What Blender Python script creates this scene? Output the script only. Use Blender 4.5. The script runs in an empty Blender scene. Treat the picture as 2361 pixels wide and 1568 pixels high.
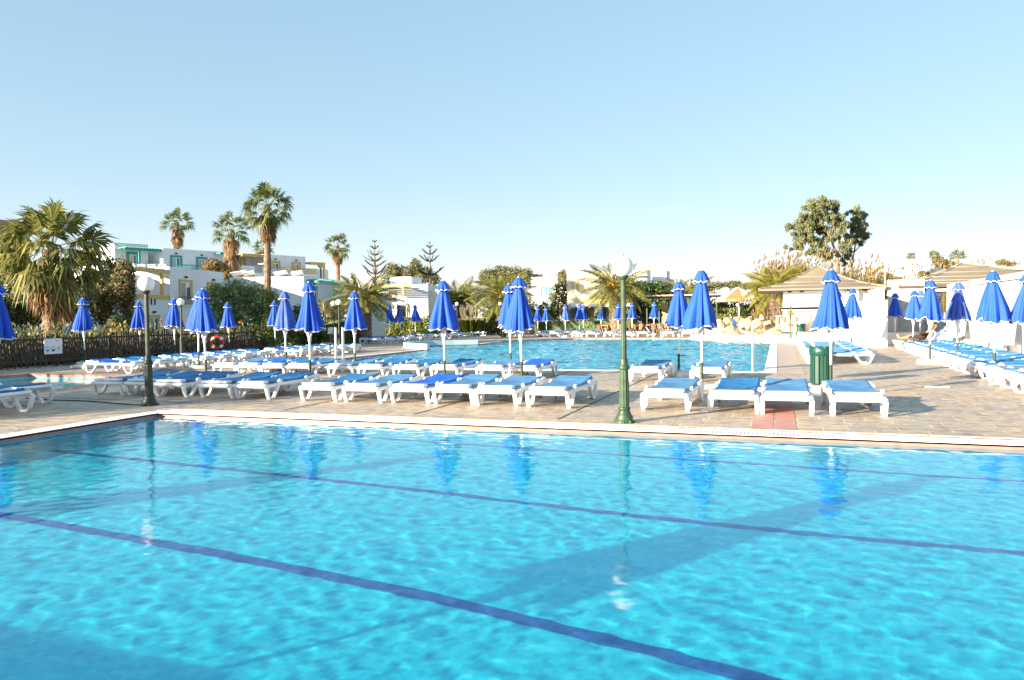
import bpy, bmesh, math, random
from mathutils import Vector, Matrix, noise
from mathutils.geometry import tessellate_polygon
R = math.radians
S = bpy.context.scene
COL = S.collection
rng = random.Random(11)

# ------------------------------------------------------------------ frame
# x runs along the pool edge to the right, y away from the viewer, z up (metres)
FOC, EYE, PCX, PCY = 1750.0, 1.55, 1180.5, 784.0
ROLL, PITCH, YAW = R(.75), R(1.75), R(19.3)
ORG = Vector((0, 0, EYE))


def ray(x, y):
    a = x - PCX; b = PCY - y
    c, s = math.cos(ROLL), math.sin(ROLL)
    a, b = a * c + b * s, -a * s + b * c
    d = Vector((a / FOC, 1, b / FOC))
    c, s = math.cos(PITCH), math.sin(PITCH)
    d = Vector((d.x, d.y * c + d.z * s, -d.y * s + d.z * c))
    c, s = math.cos(YAW), math.sin(YAW)
    return Vector((d.x * c - d.y * s, d.x * s + d.y * c, d.z))


def G(x, y, z=0.0):                       # survey: picture point on a level plane
    d = ray(x, y)
    return ORG + d * ((z - EYE) / d.z)


def W(x, y, depth):                       # survey: picture point at a known distance
    return ORG + ray(x, y) * depth


def onU(x, y, u):
    d = ray(x, y); return ORG + d * (u / d.y)


def onV(x, y, v):
    d = ray(x, y); return ORG + d * (v / d.x)


def px(depth): return depth / FOC


# ------------------------------------------------------------------ mesh helper
class MB:
    def __init__(self): self.v = []; self.f = []; self.m = []; self.s = []

    def add(self, vs, fs, M=None, mi=0, sm=False):
        k = len(self.v)
        if M is None: self.v += [tuple(p) for p in vs]
        else: self.v += [tuple(M @ Vector(p)) for p in vs]
        self.f += [tuple(i + k for i in f) for f in fs]
        self.m += [mi] * len(fs); self.s += [sm] * len(fs)
        return self

    def box(self, c, s, M=None, mi=0):
        x, y, z = c; a, b, d = s[0] / 2, s[1] / 2, s[2] / 2
        vs = [(x + i * a, y + j * b, z + k * d) for k in (-1, 1) for j in (-1, 1) for i in (-1, 1)]
        return self.add(vs, [(0, 2, 3, 1), (4, 5, 7, 6), (0, 1, 5, 4), (1, 3, 7, 5), (3, 2, 6, 7), (2, 0, 4, 6)], M, mi)

    def rbox(self, c, s, r=.02, M=None, mi=0):           # box with chamfered edges
        bm = bmesh.new()
        for i in (-1, 1):
            for j in (-1, 1):
                for k in (-1, 1):
                    for ax in range(3):
                        p = [s[0] / 2 - r, s[1] / 2 - r, s[2] / 2 - r]; p[ax] += r
                        bm.verts.new((c[0] + i * p[0], c[1] + j * p[1], c[2] + k * p[2]))
        bmesh.ops.convex_hull(bm, input=bm.verts)
        bmesh.ops.dissolve_limit(bm, angle_limit=.02, verts=bm.verts, edges=bm.edges)
        bm.verts.index_update()
        self.add([v.co[:] for v in bm.verts], [[v.index for v in f.verts] for f in bm.faces], M, mi)
        bm.free(); return self

    def hull(self, pts, M=None, mi=0, sm=False):
        bm = bmesh.new()
        for p in pts: bm.verts.new(p)
        r = bmesh.ops.convex_hull(bm, input=bm.verts)
        bmesh.ops.delete(bm, geom=list({g for g in r['geom_unused'] + r['geom_interior'] if isinstance(g, bmesh.types.BMVert)}), context='VERTS')
        bm.verts.index_update()
        self.add([v.co[:] for v in bm.verts], [[v.index for v in f.verts] for f in bm.faces], M, mi, sm)
        bm.free(); return self

    def tube(self, path, rad, n=8, M=None, mi=0, cap=True, sm=True):
        path = [Vector(p) for p in path]; m = len(path)
        if not hasattr(rad, '__len__'): rad = [rad] * m
        t0 = (path[1] - path[0]).normalized()
        up = Vector((0, 0, 1)) if abs(t0.z) < .9 else Vector((1, 0, 0))
        a = t0.cross(up).normalized(); vs = []
        for i, p in enumerate(path):
            t = (path[min(i + 1, m - 1)] - path[max(i - 1, 0)]).normalized()
            a = (a - t * a.dot(t)).normalized(); b = t.cross(a)
            vs += [p + (a * math.cos(2 * math.pi * k / n) + b * math.sin(2 * math.pi * k / n)) * rad[i] for k in range(n)]
        fs = [(i * n + k, i * n + (k + 1) % n, (i + 1) * n + (k + 1) % n, (i + 1) * n + k) for i in range(m - 1) for k in range(n)]
        self.add(vs, fs, M, mi, sm)
        if cap:
            self.add(vs[:n][::-1], [tuple(range(n))], M, mi); self.add(vs[-n:], [tuple(range(n))], M, mi)
        return self

    def lathe(self, prof, n=16, c=(0, 0, 0), M=None, mi=0, sm=True, mod=None):
        vs = []
        for r, z in prof:
            for k in range(n):
                t = 2 * math.pi * k / n; q = r * (mod(t, z) if mod else 1)
                vs.append((c[0] + q * math.cos(t), c[1] + q * math.sin(t), c[2] + z))
        m = len(prof)
        fs = [(i * n + k, i * n + (k + 1) % n, (i + 1) * n + (k + 1) % n, (i + 1) * n + k) for i in range(m - 1) for k in range(n)]
        self.add(vs, fs, M, mi, sm)
        if prof[0][0] > 1e-4: self.add(vs[:n][::-1], [tuple(range(n))], M, mi)
        if prof[-1][0] > 1e-4: self.add(vs[-n:], [tuple(range(n))], M, mi)
        return self

    def bar(self, path, w, h, M=None, mi=0, side=(1, 0, 0)):  # rectangular section swept along a path
        path = [Vector(p) for p in path]; sd = Vector(side); vs = []; m = len(path)
        for i, p in enumerate(path):
            t = (path[min(i + 1, m - 1)] - path[max(i - 1, 0)]).normalized()
            nrm = sd.cross(t).normalized()
            hh = h[i] if hasattr(h, '__len__') else h
            for a, b in ((-1, -1), (1, -1), (1, 1), (-1, 1)): vs.append(p + sd * (a * w / 2) + nrm * (b * hh / 2))
        fs = [(i * 4 + k, i * 4 + (k + 1) % 4, (i + 1) * 4 + (k + 1) % 4, (i + 1) * 4 + k) for i in range(m - 1) for k in range(4)]
        fs += [(3, 2, 1, 0), tuple((m - 1) * 4 + k for k in range(4))]
        return self.add(vs, fs, M, mi)

    def poly(self, loop, z, holes=(), M=None, mi=0):          # flat polygon, with holes
        loops = [[Vector((p[0], p[1], z)) for p in l] for l in (loop, *holes)]
        flat = [p for l in loops for p in l]
        fs = []
        for t in tessellate_polygon(loops):
            a, b, c = (flat[i] for i in t)
            fs.append(t if (b - a).cross(c - a).z > 0 else t[::-1])
        return self.add(flat, fs, M, mi)

    def slab(self, loop, z0, z1, M=None, mi=0):
        n = len(loop)
        area = sum(loop[i][0] * loop[(i + 1) % n][1] - loop[(i + 1) % n][0] * loop[i][1] for i in range(n))
        if area < 0: loop = loop[::-1]
        vs = [(p[0], p[1], z0) for p in loop] + [(p[0], p[1], z1) for p in loop]
        self.add(vs, [(i, (i + 1) % n, (i + 1) % n + n, i + n) for i in range(n)], M, mi)
        self.poly(loop, z1, (), M, mi)
        self.add(vs[:n], [tuple(range(n))[::-1]], M, mi)
        return self

    def build(self, name, mats, parent=None, loc=None):
        me = bpy.data.meshes.new(name); me.from_pydata(self.v, [], self.f)
        if not isinstance(mats, (list, tuple)): mats = [mats]
        for m in mats: me.materials.append(m)
        if len(mats) > 1: me.polygons.foreach_set('material_index', self.m)
        me.polygons.foreach_set('use_smooth', self.s); me.update()
        o = bpy.data.objects.new(name, me); COL.objects.link(o)
        if parent is not None: o.parent = parent
        if loc is not None: o.location = loc
        return o


def tag(o, label, cat, group=None, kind=None):
    o['label'] = label; o['category'] = cat
    if group: o['group'] = group
    if kind: o['kind'] = kind
    return o


def struct(o): o['kind'] = 'structure'; return o


def thing(name, loc, label, cat, group=None, rz=0.0):
    o = bpy.data.objects.new(name, None); COL.objects.link(o); o.empty_display_size = .2
    o.location = loc; o.rotation_euler = (0, 0, rz)
    return tag(o, label, cat, group)


KIDS = {}


def copy_tree(o, parent=None):
    c = o.copy(); COL.objects.link(c)
    if parent is not None: c.parent = parent
    for ch in list(o.children): copy_tree(ch, c)
    return c


ORD = ['first', 'second', 'third', 'fourth', 'fifth', 'sixth', 'seventh', 'eighth', 'ninth', 'tenth', 'eleventh', 'twelfth', 'thirteenth',
       'fourteenth', 'fifteenth', 'sixteenth', 'seventeenth', 'eighteenth', 'nineteenth', 'twentieth', 'twenty-first', 'twenty-second', 'twenty-third']


# ------------------------------------------------------------------ materials
def mat(name, col, rough=.6, var=.12, scale=4.0, bump=0.0, bscale=None, island=None, trans=0.0, metal=0.0, spec=.5, detail=4, coat=0.0, stretch=None):
    m = bpy.data.materials.new(name); m.use_nodes = True
    nt = m.node_tree; N = nt.nodes; L = nt.links; p = N['Principled BSDF']
    p.inputs['Roughness'].default_value = rough; p.inputs['Metallic'].default_value = metal
    p.inputs['Specular IOR Level'].default_value = spec; p.inputs['Coat Weight'].default_value = coat
    ramp = N.new('ShaderNodeValToRGB')
    if island:
        g = N.new('ShaderNodeNewGeometry'); L.new(g.outputs['Random Per Island'], ramp.inputs[0])
        cols = island
    else:
        tc = N.new('ShaderNodeTexCoord'); nz = N.new('ShaderNodeTexNoise')
        nz.inputs['Scale'].default_value = scale; nz.inputs['Detail'].default_value = detail
        src = tc.outputs['Object']
        if stretch:
            mp = N.new('ShaderNodeMapping'); mp.inputs['Scale'].default_value = stretch
            L.new(src, mp.inputs[0]); src = mp.outputs[0]
        L.new(src, nz.inputs['Vector']); L.new(nz.outputs['Fac'], ramp.inputs[0])
        cols = [tuple(max(0, c * (1 - var)) for c in col), tuple(min(.95, c * (1 + var)) for c in col)]
        ramp.color_ramp.elements[0].position = .3; ramp.color_ramp.elements[1].position = .7
        if bump:
            b = N.new('ShaderNodeBump'); b.inputs['Strength'].default_value = bump; b.inputs['Distance'].default_value = .02
            n2 = N.new('ShaderNodeTexNoise'); n2.inputs['Scale'].default_value = bscale or scale * 6; n2.inputs['Detail'].default_value = 5
            L.new(src, n2.inputs['Vector']); L.new(n2.outputs['Fac'], b.inputs['Height']); L.new(b.outputs[0], p.inputs['Normal'])
    cr = ramp.color_ramp
    cr.elements[0].color = (*cols[0], 1); cr.elements[1].color = (*cols[-1], 1)
    for i, c in enumerate(cols[1:-1]):
        e = cr.elements.new((i + 1) / (len(cols) - 1)); e.color = (*c, 1)
    L.new(ramp.outputs[0], p.inputs['Base Color'])
    if trans:
        t = N.new('ShaderNodeBsdfTranslucent'); mx = N.new('ShaderNodeMixShader'); mx.inputs[0].default_value = trans
        L.new(ramp.outputs[0], t.inputs[0]); L.new(p.outputs[0], mx.inputs[1]); L.new(t.outputs[0], mx.inputs[2])
        L.new(mx.outputs[0], N['Material Output'].inputs[0])
    return m


def glass_mat(name, col=(.05, .07, .09), rough=.05):
    m = mat(name, col, rough, .3, 1.5, spec=.8); return m


M = {}
M['plastic'] = mat('white_plastic', (.78, .785, .79), .38, .09, 5, bump=.03)
M['blue_sat'] = mat('blue_sling', (.008, .11, .50), .62, .22, 3, bump=.15, bscale=60)
M['blue_mid'] = mat('sea_blue_sling', (.016, .155, .38), .62, .25, 3, bump=.15, bscale=60)
M['blue_fade'] = mat('faded_blue_sling', (.075, .225, .42), .66, .25, 2.5, bump=.15, bscale=60)
M['canvas'] = mat('royal_blue_canvas', (.010, .085, .56), .75, .16, 2.2, bump=.12, bscale=90, trans=.12)
M['canvas2'] = mat('worn_blue_canvas', (.05, .115, .52), .8, .3, 3.0, bump=.12, bscale=90, trans=.12)
M['trim'] = mat('white_hem', (.78, .75, .74), .7, .06)
M['white_metal'] = mat('white_painted_metal', (.80, .80, .78), .35, .04)
M['green_tube'] = mat('dark_green_tube', (.018, .045, .022), .45, .2, 8)
M['black_tube'] = mat('dark_sleeve', (.012, .018, .014), .5, .2, 8)
M['concrete'] = mat('white_concrete', (.62, .60, .56), .85, .14, 7, bump=.3)
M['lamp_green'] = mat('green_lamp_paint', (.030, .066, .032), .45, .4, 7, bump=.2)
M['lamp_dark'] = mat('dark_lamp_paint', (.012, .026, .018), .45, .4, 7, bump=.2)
M['globe'] = mat('opal_globe', (.86, .85, .82), .22, .02, 3)
M['wood_dark'] = mat('dark_stained_wood', (.040, .028, .022), .75, .4, 6, bump=.3, stretch=(1, 1, .2))
M['white_wall'] = mat('whitewash', (.755, .785, .835), .9, .06, .7, bump=.12, bscale=14)
M['cream_wall'] = mat('cream_plaster', (.78, .72, .58), .9, .05, 1.2, bump=.12, bscale=14)
M['yellow'] = mat('ochre_paint', (.56, .40, .14), .6, .1, 3)
M['teal'] = mat('teal_paint', (.035, .27, .26), .55, .12, 3)
M['awning_teal'] = mat('pale_teal_corrugated', (.16, .55, .42), .5, .1, 3)
M['glass'] = glass_mat('window_glass')
M['curtain'] = mat('grey_curtain', (.35, .36, .36), .8, .2, 3)
M['roof_tan'] = mat('tan_roof_sheet', (.215, .175, .125), .8, .10, 2.0, bump=.2)
M['batten'] = mat('pale_batten', (.27, .25, .205), .7, .06)
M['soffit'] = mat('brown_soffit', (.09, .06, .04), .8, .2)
M['panel'] = mat('frosted_screen', (.46, .455, .45), .35, .05, .8)
M['orange'] = mat('orange_float', (.62, .13, .015), .5, .1)
M['red'] = mat('red_float', (.55, .035, .02), .5, .1)
M['bin_green'] = mat('green_bin_paint', (.004, .050, .034), .45, .15, 5)
M['liner'] = mat('green_bin_liner', (.005, .06, .045), .3, .2, 8, bump=.5, bscale=30)
M['rattan'] = mat('orange_rattan', (.42, .17, .045), .6, .25, 20)
M['table'] = mat('pale_table_top', (.62, .52, .38), .5, .1)
M['steel'] = mat('brushed_steel', (.58, .58, .57), .28, .05, 5, metal=.85)
M['ac_metal'] = mat('beige_unit', (.62, .58, .50), .6, .06)
M['ac_grille'] = mat('brown_grille', (.20, .13, .08), .7, .2)
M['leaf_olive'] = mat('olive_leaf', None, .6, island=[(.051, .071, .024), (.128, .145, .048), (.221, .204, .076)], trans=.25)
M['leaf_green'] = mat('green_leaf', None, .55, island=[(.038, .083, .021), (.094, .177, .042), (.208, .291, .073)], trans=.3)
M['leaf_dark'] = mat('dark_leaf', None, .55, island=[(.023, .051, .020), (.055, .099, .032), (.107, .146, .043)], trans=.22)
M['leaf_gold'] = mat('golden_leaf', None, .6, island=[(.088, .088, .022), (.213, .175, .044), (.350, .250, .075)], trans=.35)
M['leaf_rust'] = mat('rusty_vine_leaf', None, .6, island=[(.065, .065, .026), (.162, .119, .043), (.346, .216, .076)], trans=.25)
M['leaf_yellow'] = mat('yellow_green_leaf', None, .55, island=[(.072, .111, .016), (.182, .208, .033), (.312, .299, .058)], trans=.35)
M['eucalypt'] = mat('grey_green_leaf', None, .6, island=[(.085, .11, .05), (.19, .21, .095), (.34, .33, .16)], trans=.35)
M['flower'] = mat('orange_flower', None, .6, island=[(.55, .10, .03), (.75, .25, .05)], trans=.2)
M['pink_flower'] = mat('pink_flower', None, .6, island=[(.45, .06, .12), (.6, .16, .22)], trans=.2)
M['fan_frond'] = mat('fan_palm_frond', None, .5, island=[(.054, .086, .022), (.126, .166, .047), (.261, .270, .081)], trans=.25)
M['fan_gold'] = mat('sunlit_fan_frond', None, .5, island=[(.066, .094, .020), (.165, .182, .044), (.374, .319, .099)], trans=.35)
M['dead_frond'] = mat('dry_palm_frond', None, .8, island=[(.102, .060, .030), (.240, .138, .066), (.396, .252, .126)], trans=.15)
M['date_frond'] = mat('date_palm_frond', None, .45, island=[(.068, .093, .024), (.162, .178, .037), (.323, .289, .068)], trans=.25)
M['date_bright'] = mat('bright_date_frond', None, .45, island=[(.091, .117, .016), (.221, .221, .029), (.364, .325, .065)], trans=.3)
M['date_fruit'] = mat('orange_date_stalk', None, .6, island=[(.45, .22, .03), (.62, .36, .06)])
M['palm_bark'] = mat('palm_bark', (.19, .135, .09), .9, .45, 6, bump=.9, bscale=9)
M['bark'] = mat('pinkish_bark', (.25, .165, .115), .9, .35, 4, bump=.5)
M['grey_bark'] = mat('grey_bark', (.13, .10, .075), .9, .35, 4, bump=.5)
M['norfolk'] = mat('norfolk_needle', None, .6, island=[(.035, .058, .022), (.080, .104, .042)], trans=.1)
M['plume'] = mat('pampas_plume', None, .8, island=[(.320, .264, .176), (.496, .440, .336)], trans=.35)
M['cane'] = mat('dry_cane', None, .7, island=[(.14, .10, .03), (.24, .17, .06), (.34, .25, .10)], trans=.3)
M['rock'] = mat('sandstone_rock', (.40, .29, .175), .9, .38, 1.6, bump=.8, bscale=5)
M['skin'] = mat('tanned_skin', (.46, .23, .13), .55, .08, 6)
M['hair'] = mat('dark_hair', (.025, .015, .010), .5, .2)
M['suit'] = mat('patterned_swimsuit', (.05, .045, .04), .7, .9, 30)
M['towel_y'] = mat('yellow_towel', (.72, .50, .09), .9, .12, 12, bump=.4)
M['towel_b'] = mat('blue_striped_towel', (.13, .25, .62), .9, .5, 9, bump=.4)
M['towel_m'] = mat('navy_towel', (.02, .03, .30), .9, .3, 9, bump=.4)
M['sand_towel'] = mat('cream_towel', (.72, .62, .36), .9, .1, 12, bump=.4)
M['dark'] = mat('dark_opening', (.018, .017, .016), .9, .2)
M['parasol'] = mat('pale_parasol', (.74, .62, .54), .75, .08, 2, trans=.2)
M['parasol_red'] = mat('orange_parasol_panel', (.66, .20, .09), .75, .1, 2, trans=.2)
M['hose'] = mat('yellow_hose', (.42, .40, .05), .5, .1)
M['cable'] = mat('black_cable', (.015, .015, .016), .6, .1)
M['terracotta_strip'] = mat('red_tile', (.50, .235, .19), .6, .15, 5)
M['water_tile'] = mat('red_waterline_tile', (.40, .19, .15), .35, .15, 8)

# ------------------------------------------------------------------ light, sky, camera
EL, SX, SY = R(13.0), .60, .80            # the sun stands low behind the viewer's left shoulder
wd = bpy.data.worlds.new("World"); S.world = wd; wd.use_nodes = True
nt = wd.node_tree
sky = nt.nodes.new('ShaderNodeTexSky'); sky.sky_type = 'NISHITA'; sky.sun_disc = False
sky.sun_elevation = EL; sky.sun_rotation = math.atan2(-SX, -SY)
sky.air_density = .9; sky.dust_density = .3; sky.ozone_density = 3; sky.altitude = 0
gm = nt.nodes.new('ShaderNodeGamma'); gm.inputs[1].default_value = .38     # evens the brightness of the clear evening sky
hs = nt.nodes.new('ShaderNodeHueSaturation'); hs.inputs['Saturation'].default_value = 1.55; hs.inputs['Value'].default_value = 1.0; hs.inputs['Hue'].default_value = .482
nt.links.new(sky.outputs[0], gm.inputs[0]); nt.links.new(gm.outputs[0], hs.inputs['Color'])
tn = nt.nodes.new('ShaderNodeMix'); tn.data_type = 'RGBA'; tn.blend_type = 'MULTIPLY'; tn.inputs[0].default_value = 1; tn.inputs[7].default_value = (1.10, .955, .945, 1)
nt.links.new(hs.outputs[0], tn.inputs[6]); nt.links.new(tn.outputs[2], nt.nodes['Background'].inputs[0]); nt.nodes['Background'].inputs[1].default_value = .150
sun = bpy.data.lights.new("sun", 'SUN'); sun.energy = 4.5; sun.angle = R(.5); sun.color = (1, .84, .64)
so = bpy.data.objects.new("sun", sun); COL.objects.link(so)
so.rotation_euler = Vector((SX * math.cos(EL), SY * math.cos(EL), -math.sin(EL))).to_track_quat('-Z', 'Y').to_euler()
sun.cycles.is_caustics_light = True
cam = bpy.data.cameras.new("camera"); co = bpy.data.objects.new("camera", cam); COL.objects.link(co); S.camera = co
cam.sensor_width = 36; cam.lens = 36 * FOC / 2361; cam.clip_end = 3000; cam.clip_start = .05
co.matrix_world = Matrix.Translation(ORG) @ Matrix.Rotation(YAW, 4, 'Z') @ Matrix.Rotation(R(90) - PITCH, 4, 'X') @ Matrix.Rotation(-ROLL, 4, 'Z')
S.view_settings.view_transform = 'Standard'; S.view_settings.look = 'None'; S.view_settings.gamma = 1
S.view_settings.exposure = 2.05
S.cycles.max_bounces = 10; S.cycles.transmission_bounces = 8; S.cycles.glossy_bounces = 4
S.cycles.transparent_max_bounces = 8; S.cycles.sample_clamp_indirect = 6; S.cycles.use_denoising = True

# ------------------------------------------------------------------ setting materials


def deck_mat():
    m = bpy.data.materials.new('stamped_paving'); m.use_nodes = True
    nt = m.node_tree; N = nt.nodes; L = nt.links; p = N['Principled BSDF']
    tc = N.new('ShaderNodeTexCoord'); O = tc.outputs['Object']

    def noisetex(scale, det=5):
        n = N.new('ShaderNodeTexNoise'); n.inputs['Scale'].default_value = scale; n.inputs['Detail'].default_value = det
        L.new(O, n.inputs['Vector']); return n

    def ramp(src, *cols):
        r = N.new('ShaderNodeValToRGB'); L.new(src, r.inputs[0])
        r.color_ramp.elements[0].position, r.color_ramp.elements[0].color = cols[0][0], (*cols[0][1], 1)
        r.color_ramp.elements[1].position, r.color_ramp.elements[1].color = cols[-1][0], (*cols[-1][1], 1)
        for q, c in cols[1:-1]:
            e = r.color_ramp.elements.new(q); e.color = (*c, 1)
        return r.outputs[0]

    def mix(a, b, f, mode='MIX'):
        x = N.new('ShaderNodeMix'); x.data_type = 'RGBA'; x.blend_type = mode
        for s, v in ((x.inputs[0], f), (x.inputs[6], a), (x.inputs[7], b)):
            if isinstance(v, (int, float)): s.default_value = v
            elif isinstance(v, tuple): s.default_value = (*v, 1)
            else: L.new(v, s)
        return x.outputs[2]
    br = N.new('ShaderNodeTexBrick'); br.offset = .5; br.squash = 1.6; br.squash_frequency = 3
    br.inputs['Scale'].default_value = 1.0; br.inputs['Brick Width'].default_value = .62; br.inputs['Row Height'].default_value = .29
    br.inputs['Mortar Size'].default_value = .013; br.inputs['Mortar Smooth'].default_value = .4; br.inputs['Bias'].default_value = 0
    br.inputs['Color1'].default_value = (.50, .39, .275, 1); br.inputs['Color2'].default_value = (.37, .325, .28, 1)
    br.inputs['Mortar'].default_value = (.64, .54, .41, 1)
    d = N.new('ShaderNodeTexNoise'); d.inputs['Scale'].default_value = .9; L.new(O, d.inputs['Vector'])
    va = N.new('ShaderNodeVectorMath'); va.operation = 'MULTIPLY_ADD'; va.inputs[1].default_value = (.10, .10, 0)
    L.new(d.outputs['Color'], va.inputs[0]); L.new(O, va.inputs[2]); L.new(va.outputs[0], br.inputs['Vector'])
    big = ramp(noisetex(.35).outputs['Fac'], (.3, (.72, .74, .78)), (.5, (1, .98, .95)), (.7, (1.12, 1.0, .86)))
    fine = ramp(noisetex(5.5, 8).outputs['Fac'], (.32, (.56, .56, .58)), (.5, (.98, .98, .98)), (.72, (1.22, 1.18, 1.1)))
    c = mix(br.outputs['Color'], big, .8, 'MULTIPLY'); c = mix(c, fine, .8, 'MULTIPLY')
    vo = N.new('ShaderNodeTexVoronoi'); vo.feature = 'DISTANCE_TO_EDGE'; vo.inputs['Scale'].default_value = 1.3; L.new(va.outputs[0], vo.inputs['Vector'])
    crk = ramp(vo.outputs['Distance'], (.0, (.58, .58, .58)), (.025, (1, 1, 1)))
    c = mix(c, crk, .55, 'MULTIPLY')
    L.new(c, p.inputs['Base Color'])
    rr = N.new('ShaderNodeMapRange'); L.new(noisetex(.8).outputs['Fac'], rr.inputs[0])
    rr.inputs[1].default_value = .35; rr.inputs[2].default_value = .65; rr.inputs[3].default_value = .42; rr.inputs[4].default_value = .8
    L.new(rr.outputs[0], p.inputs['Roughness'])
    b = N.new('ShaderNodeBump'); b.inputs['Strength'].default_value = .45; b.inputs['Distance'].default_value = .015
    ad = N.new('ShaderNodeMath'); ad.operation = 'MULTIPLY_ADD'; ad.inputs[1].default_value = -.8
    L.new(br.outputs['Fac'], ad.inputs[0]); L.new(noisetex(14, 6).outputs['Fac'], ad.inputs[2]); L.new(ad.outputs[0], b.inputs['Height'])
    L.new(b.outputs[0], p.inputs['Normal'])
    return m


def mottled_tile_mat(name, c1, c2, c3):  # mottled tile blues: the net of light on pool floors put into the colour
    m = bpy.data.materials.new(name); m.use_nodes = True
    nt = m.node_tree; N = nt.nodes; L = nt.links; p = N['Principled BSDF']; p.inputs['Roughness'].default_value = .6
    tc = N.new('ShaderNodeTexCoord')
    v = N.new('ShaderNodeTexVoronoi'); v.inputs['Scale'].default_value = 22; v.distance = 'CHEBYCHEV'; v.inputs['Randomness'].default_value = .35
    L.new(tc.outputs['Object'], v.inputs['Vector'])
    w = N.new('ShaderNodeSeparateColor'); L.new(v.outputs['Color'], w.inputs[0])
    n2 = N.new('ShaderNodeTexNoise'); n2.inputs['Scale'].default_value = 5; n2.inputs['Detail'].default_value = 6; L.new(tc.outputs['Object'], n2.inputs['Vector'])
    a = N.new('ShaderNodeMath'); a.operation = 'MULTIPLY_ADD'; a.inputs[1].default_value = .42
    s = N.new('ShaderNodeMath'); s.operation = 'MULTIPLY'; s.inputs[1].default_value = .62; L.new(n2.outputs['Fac'], s.inputs[0])
    L.new(w.outputs[0], a.inputs[0]); L.new(s.outputs[0], a.inputs[2])
    r = N.new('ShaderNodeValToRGB'); L.new(a.outputs[0], r.inputs[0])
    r.color_ramp.elements[0].position = .15; r.color_ramp.elements[0].color = (*c1, 1)
    r.color_ramp.elements[1].position = .9; r.color_ramp.elements[1].color = (*c3, 1)
    e = r.color_ramp.elements.new(.5); e.color = (*c2, 1)
    L.new(r.outputs[0], p.inputs['Base Color']); return m


M['deck'] = deck_mat()
M['pool_tile'] = mottled_tile_mat('blue_caustic_tile', (.003, .47, .66), (.005, .61, .77), (.05, .76, .82))
M['far_tile'] = mottled_tile_mat('turquoise_caustic_tile', (.03, .74, .88), (.06, .82, .92), (.14, .88, .94))
M['lane'] = mottled_tile_mat('navy_mottled_lane', (.006, .085, .30), (.010, .12, .38), (.03, .17, .46))
M['kid_tile'] = mottled_tile_mat('pale_blue_tile', (.08, .52, .60), (.13, .60, .66), (.22, .68, .72))
M['pale_tile'] = mottled_tile_mat('pale_wall_tile', (.36, .52, .58), (.42, .58, .64), (.50, .64, .68))
M['grass'] = mat('dry_grass', (.10, .11, .035), .9, .5, .6, bump=.6, bscale=20)
M['soil'] = mat('dry_ground', (.20, .155, .10), .95, .35, .25, bump=.4, bscale=6)
M['grate'] = mat('white_grating', (.84, .83, .82), .4, .03)
M['kerb'] = mat('white_kerb_paint', (.74, .73, .70), .6, .06, 3)
M['joint'] = mat('dark_joint', (.055, .05, .045), .9, .2)
M['pale_joint'] = mat('pale_stone_strip', (.60, .53, .42), .8, .12, 4)
M['pink_tile'] = mat('pinkish_tile', (.48, .385, .31), .6, .14, 3, bump=.1)
M['wm'] = bpy.data.materials.new('pool_water'); M['wm'].use_nodes = True
_n = M['wm'].node_tree.nodes; _g = _n.new('ShaderNodeBsdfGlass'); _g.inputs['IOR'].default_value = 1.33; _g.inputs['Roughness'].default_value = .08
_g.inputs['Color'].default_value = (.97, .995, 1, 1)
M['wm'].node_tree.links.new(_g.outputs[0], _n['Material Output'].inputs[0])

# ------------------------------------------------------------------ ground, deck, pools
NP = (-9.87, .25, 7.0, 10.08)                 # near pool x0 y0 x1 y1
near_loop = [(NP[0], NP[1]), (NP[2], NP[1]), (NP[2], NP[3]), (NP[0], NP[3])]
bulge = [(-16.3 - 2.6 * math.sin(math.pi * k / 14), 40.6 - 6.4 * k / 14) for k in range(15)]
far_loop = [(-16.3, 21.3), (-.35, 21.3), (-.35, 43.0), (-1.5, 45.5), (-3.6, 47.4), (-5.0, 50.2), (-13.5, 50.2), (-16.9, 46.5), (-16.3, 44.0)] + bulge
kid_loop = [(-21.6, 8.0), (-15.95, 8.0), (-15.95, 13.4), (-16.8, 15.6), (-18.9, 17.0), (-21.6, 17.0)]
G_W = .33


def grow(loop, d):
    n = len(loop); out = []
    area = sum(loop[i][0] * loop[(i + 1) % n][1] - loop[(i + 1) % n][0] * loop[i][1] for i in range(n))
    sg = 1 if area > 0 else -1
    for i in range(n):
        a, b, c = (Vector(loop[(i + k) % n]) for k in (-1, 0, 1))
        d1 = (b - a).normalized(); d2 = (c - b).normalized()
        n1 = Vector((d1.y, -d1.x)) * sg; n2 = Vector((d2.y, -d2.x)) * sg
        m = (n1 + n2).normalized(); k = d / max(.45, m.dot(n1))
        out.append(tuple(b + m * k))
    return out


deck_outer = [(-25.2, -14), (26, -14), (26, 58), (4, 62), (-12, 66), (-25.5, 66)]
struct(MB().poly(deck_outer, 0, (grow(near_loop, G_W), grow(far_loop, G_W), grow(kid_loop, .14))).build('deck', M['deck']))
BIG = [(-900, -500), (900, -500), (900, 1500), (-900, 1500)]
struct(MB().poly(BIG, -.02, (deck_outer,)).build('ground', M['soil']))
lawn = [(-60, -14), (-25.2, -14), (-25.5, 66), (-12, 66), (-14, 95), (-60, 95)]
struct(MB().poly(lawn, -.012).build('lawn', M['grass']))


def basin(name, loop, depth, tile, band=.09):
    mb = MB(); n = len(loop)
    for i in range(n):
        a, b = loop[i], loop[(i + 1) % n]
        mb.add([(*a, -band), (*b, -band), (*b, -depth), (*a, -depth)], [(0, 1, 2, 3)], mi=0)
        mb.add([(*a, 0.0), (*b, 0.0), (*b, -band), (*a, -band)], [(0, 1, 2, 3)], mi=1)
    mb.poly(loop, -depth)
    o = struct(mb.build(name, [tile, M['water_tile']])); o.cycles.is_caustics_receiver = True
    return o


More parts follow.
